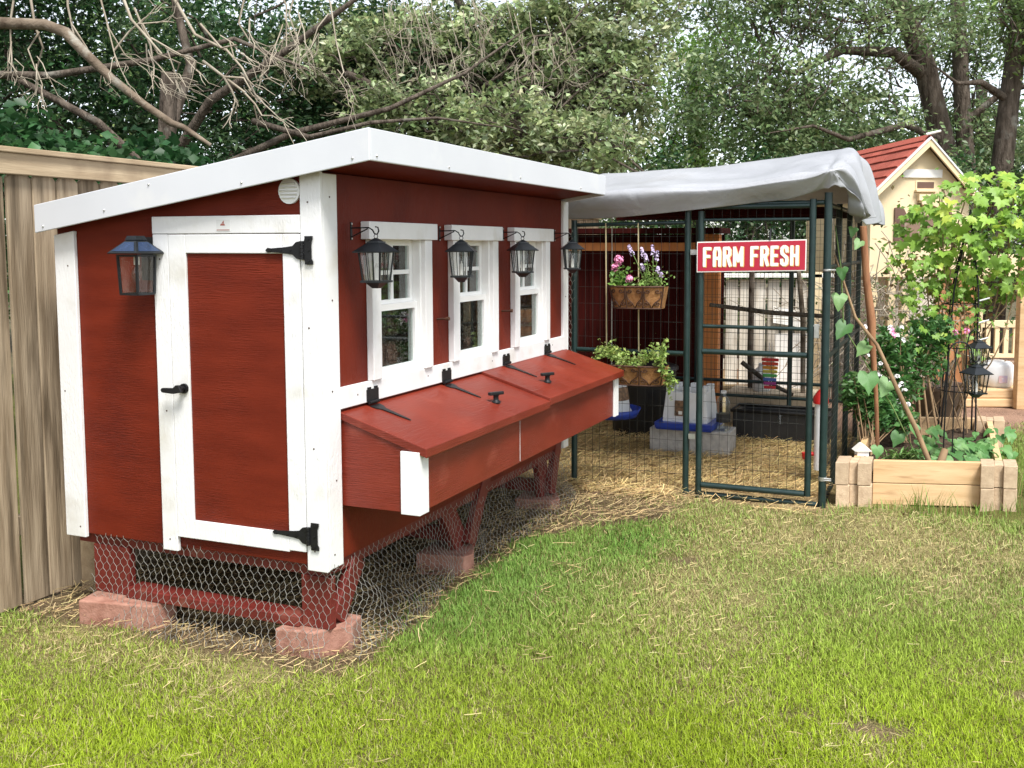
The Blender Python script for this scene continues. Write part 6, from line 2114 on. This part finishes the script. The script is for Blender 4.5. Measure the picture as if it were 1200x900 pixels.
def straws(x, y, z, ln, w_, cols, name, tilt=0.18):
    n = len(x)
    az = RNG.uniform(0, 2 * math.pi, n)
    el = RNG.normal(0, tilt, n)
    dx, dy, dz = np.cos(az) * np.cos(el), np.sin(az) * np.cos(el), np.abs(np.sin(el))
    fx, fy = -np.sin(az), np.cos(az)
    V = np.empty((n, 6, 3))
    bend = RNG.normal(0, 0.045, n) * ln
    for k, (t, s_) in enumerate(((0, -1), (0, 1), (0.5, -1), (0.5, 1), (1, -1), (1, 1))):
        bb = bend * (1 - (2 * t - 1) ** 2)
        V[:, k, 0] = x + dx * ln * (t - 0.5) + fx * (s_ * w_ * 0.5 + bb)
        V[:, k, 1] = y + dy * ln * (t - 0.5) + fy * (s_ * w_ * 0.5 + bb)
        V[:, k, 2] = z + dz * ln * t + (0.0012 if s_ > 0 else 0)
    i = np.arange(n)[:, None] * 6
    F = np.concatenate([i + np.array([[0, 1, 3, 2]]), i + np.array([[2, 3, 5, 4]])])
    return np_mesh(name, V.reshape(-1, 3), F, np.repeat(cols, 6, axis=0), M['straw'], None, 'stuff')


def all_straw():
    # bedding inside the pen
    n = 26000
    lx = RNG.uniform(2.45, 4.9, n); ly = RNG.uniform(-1.5, 0.9, n)
    px = OX + UX * lx + VX * ly; py = OY + UY * lx + VY * ly
    k = ~((lx < 2.85) & (ly < -0.62) & (RNG.random(n) < 0.9))
    px, py = px[k], py[k]
    n = len(px)
    hump = fbm(px * 2.2, py * 2.2, 91, 3)
    z = gh(px, py) + 0.008 + 0.05 * RNG.random(n) * hump
    c = jit((0.62, 0.46, 0.21), n, 0.4, 0.08)
    straws(px, py, z, RNG.uniform(0.03, 0.12, n), RNG.uniform(0.002, 0.0045, n), c, 'straw_bedding')
    # straw and dry litter under and beside the coop
    n = 24000
    lx = RNG.uniform(-0.15, 2.7, n); ly = RNG.uniform(-0.85, 1.5, n)
    px = OX + UX * lx + VX * ly; py = OY + UY * lx + VY * ly
    bare, dry, lush = zones(px, py)
    k = RNG.random(n) < bare * np.where(lx > 1.5, 1.0, 0.7)
    px, py, lx = px[k], py[k], lx[k]
    n = len(px)
    c = jit((0.48, 0.36, 0.18), n, 0.45, 0.08)
    br = RNG.random(n) < 0.25
    c[br] = jit((0.15, 0.10, 0.06), int(br.sum()), 0.3)
    straws(px, py, gh(px, py) + 0.006 + 0.035 * RNG.random(n), RNG.uniform(0.02, 0.09, n), RNG.uniform(0.0013, 0.0034, n), c, 'straw_litter')
    # dry clippings on the lawn
    n = 11000
    y = 2.5 + 3.6 * RNG.random(n); x = RNG.uniform(-1, 1, n) * (0.6 * y + 0.4)
    bare, dry, lush = zones(x, y)
    k = RNG.random(n) < np.clip(dry * 1.3 - 0.1, 0.015, 1) * (1 - bare)
    x, y = x[k], y[k]
    n = len(x)
    straws(x, y, gh(x, y) + 0.014 + 0.015 * RNG.random(n), RNG.uniform(0.015, 0.06, n), RNG.uniform(0.0009, 0.0019, n), jit((0.52, 0.42, 0.21), n, 0.35, 0.08), 'dry_clippings')
    # a few long hay stalks
    n = 12
    lx = RNG.uniform(0.2, 2.6, n); ly = RNG.uniform(-1.0, -0.05, n)
    px = OX + UX * lx + VX * ly; py = OY + UY * lx + VY * ly
    straws(px, py, gh(px, py) + 0.03, RNG.uniform(0.1, 0.24, n), np.full(n, 0.0028), jit((0.6, 0.5, 0.28), n, 0.2), 'hay_stalks', 0.06)


all_straw()
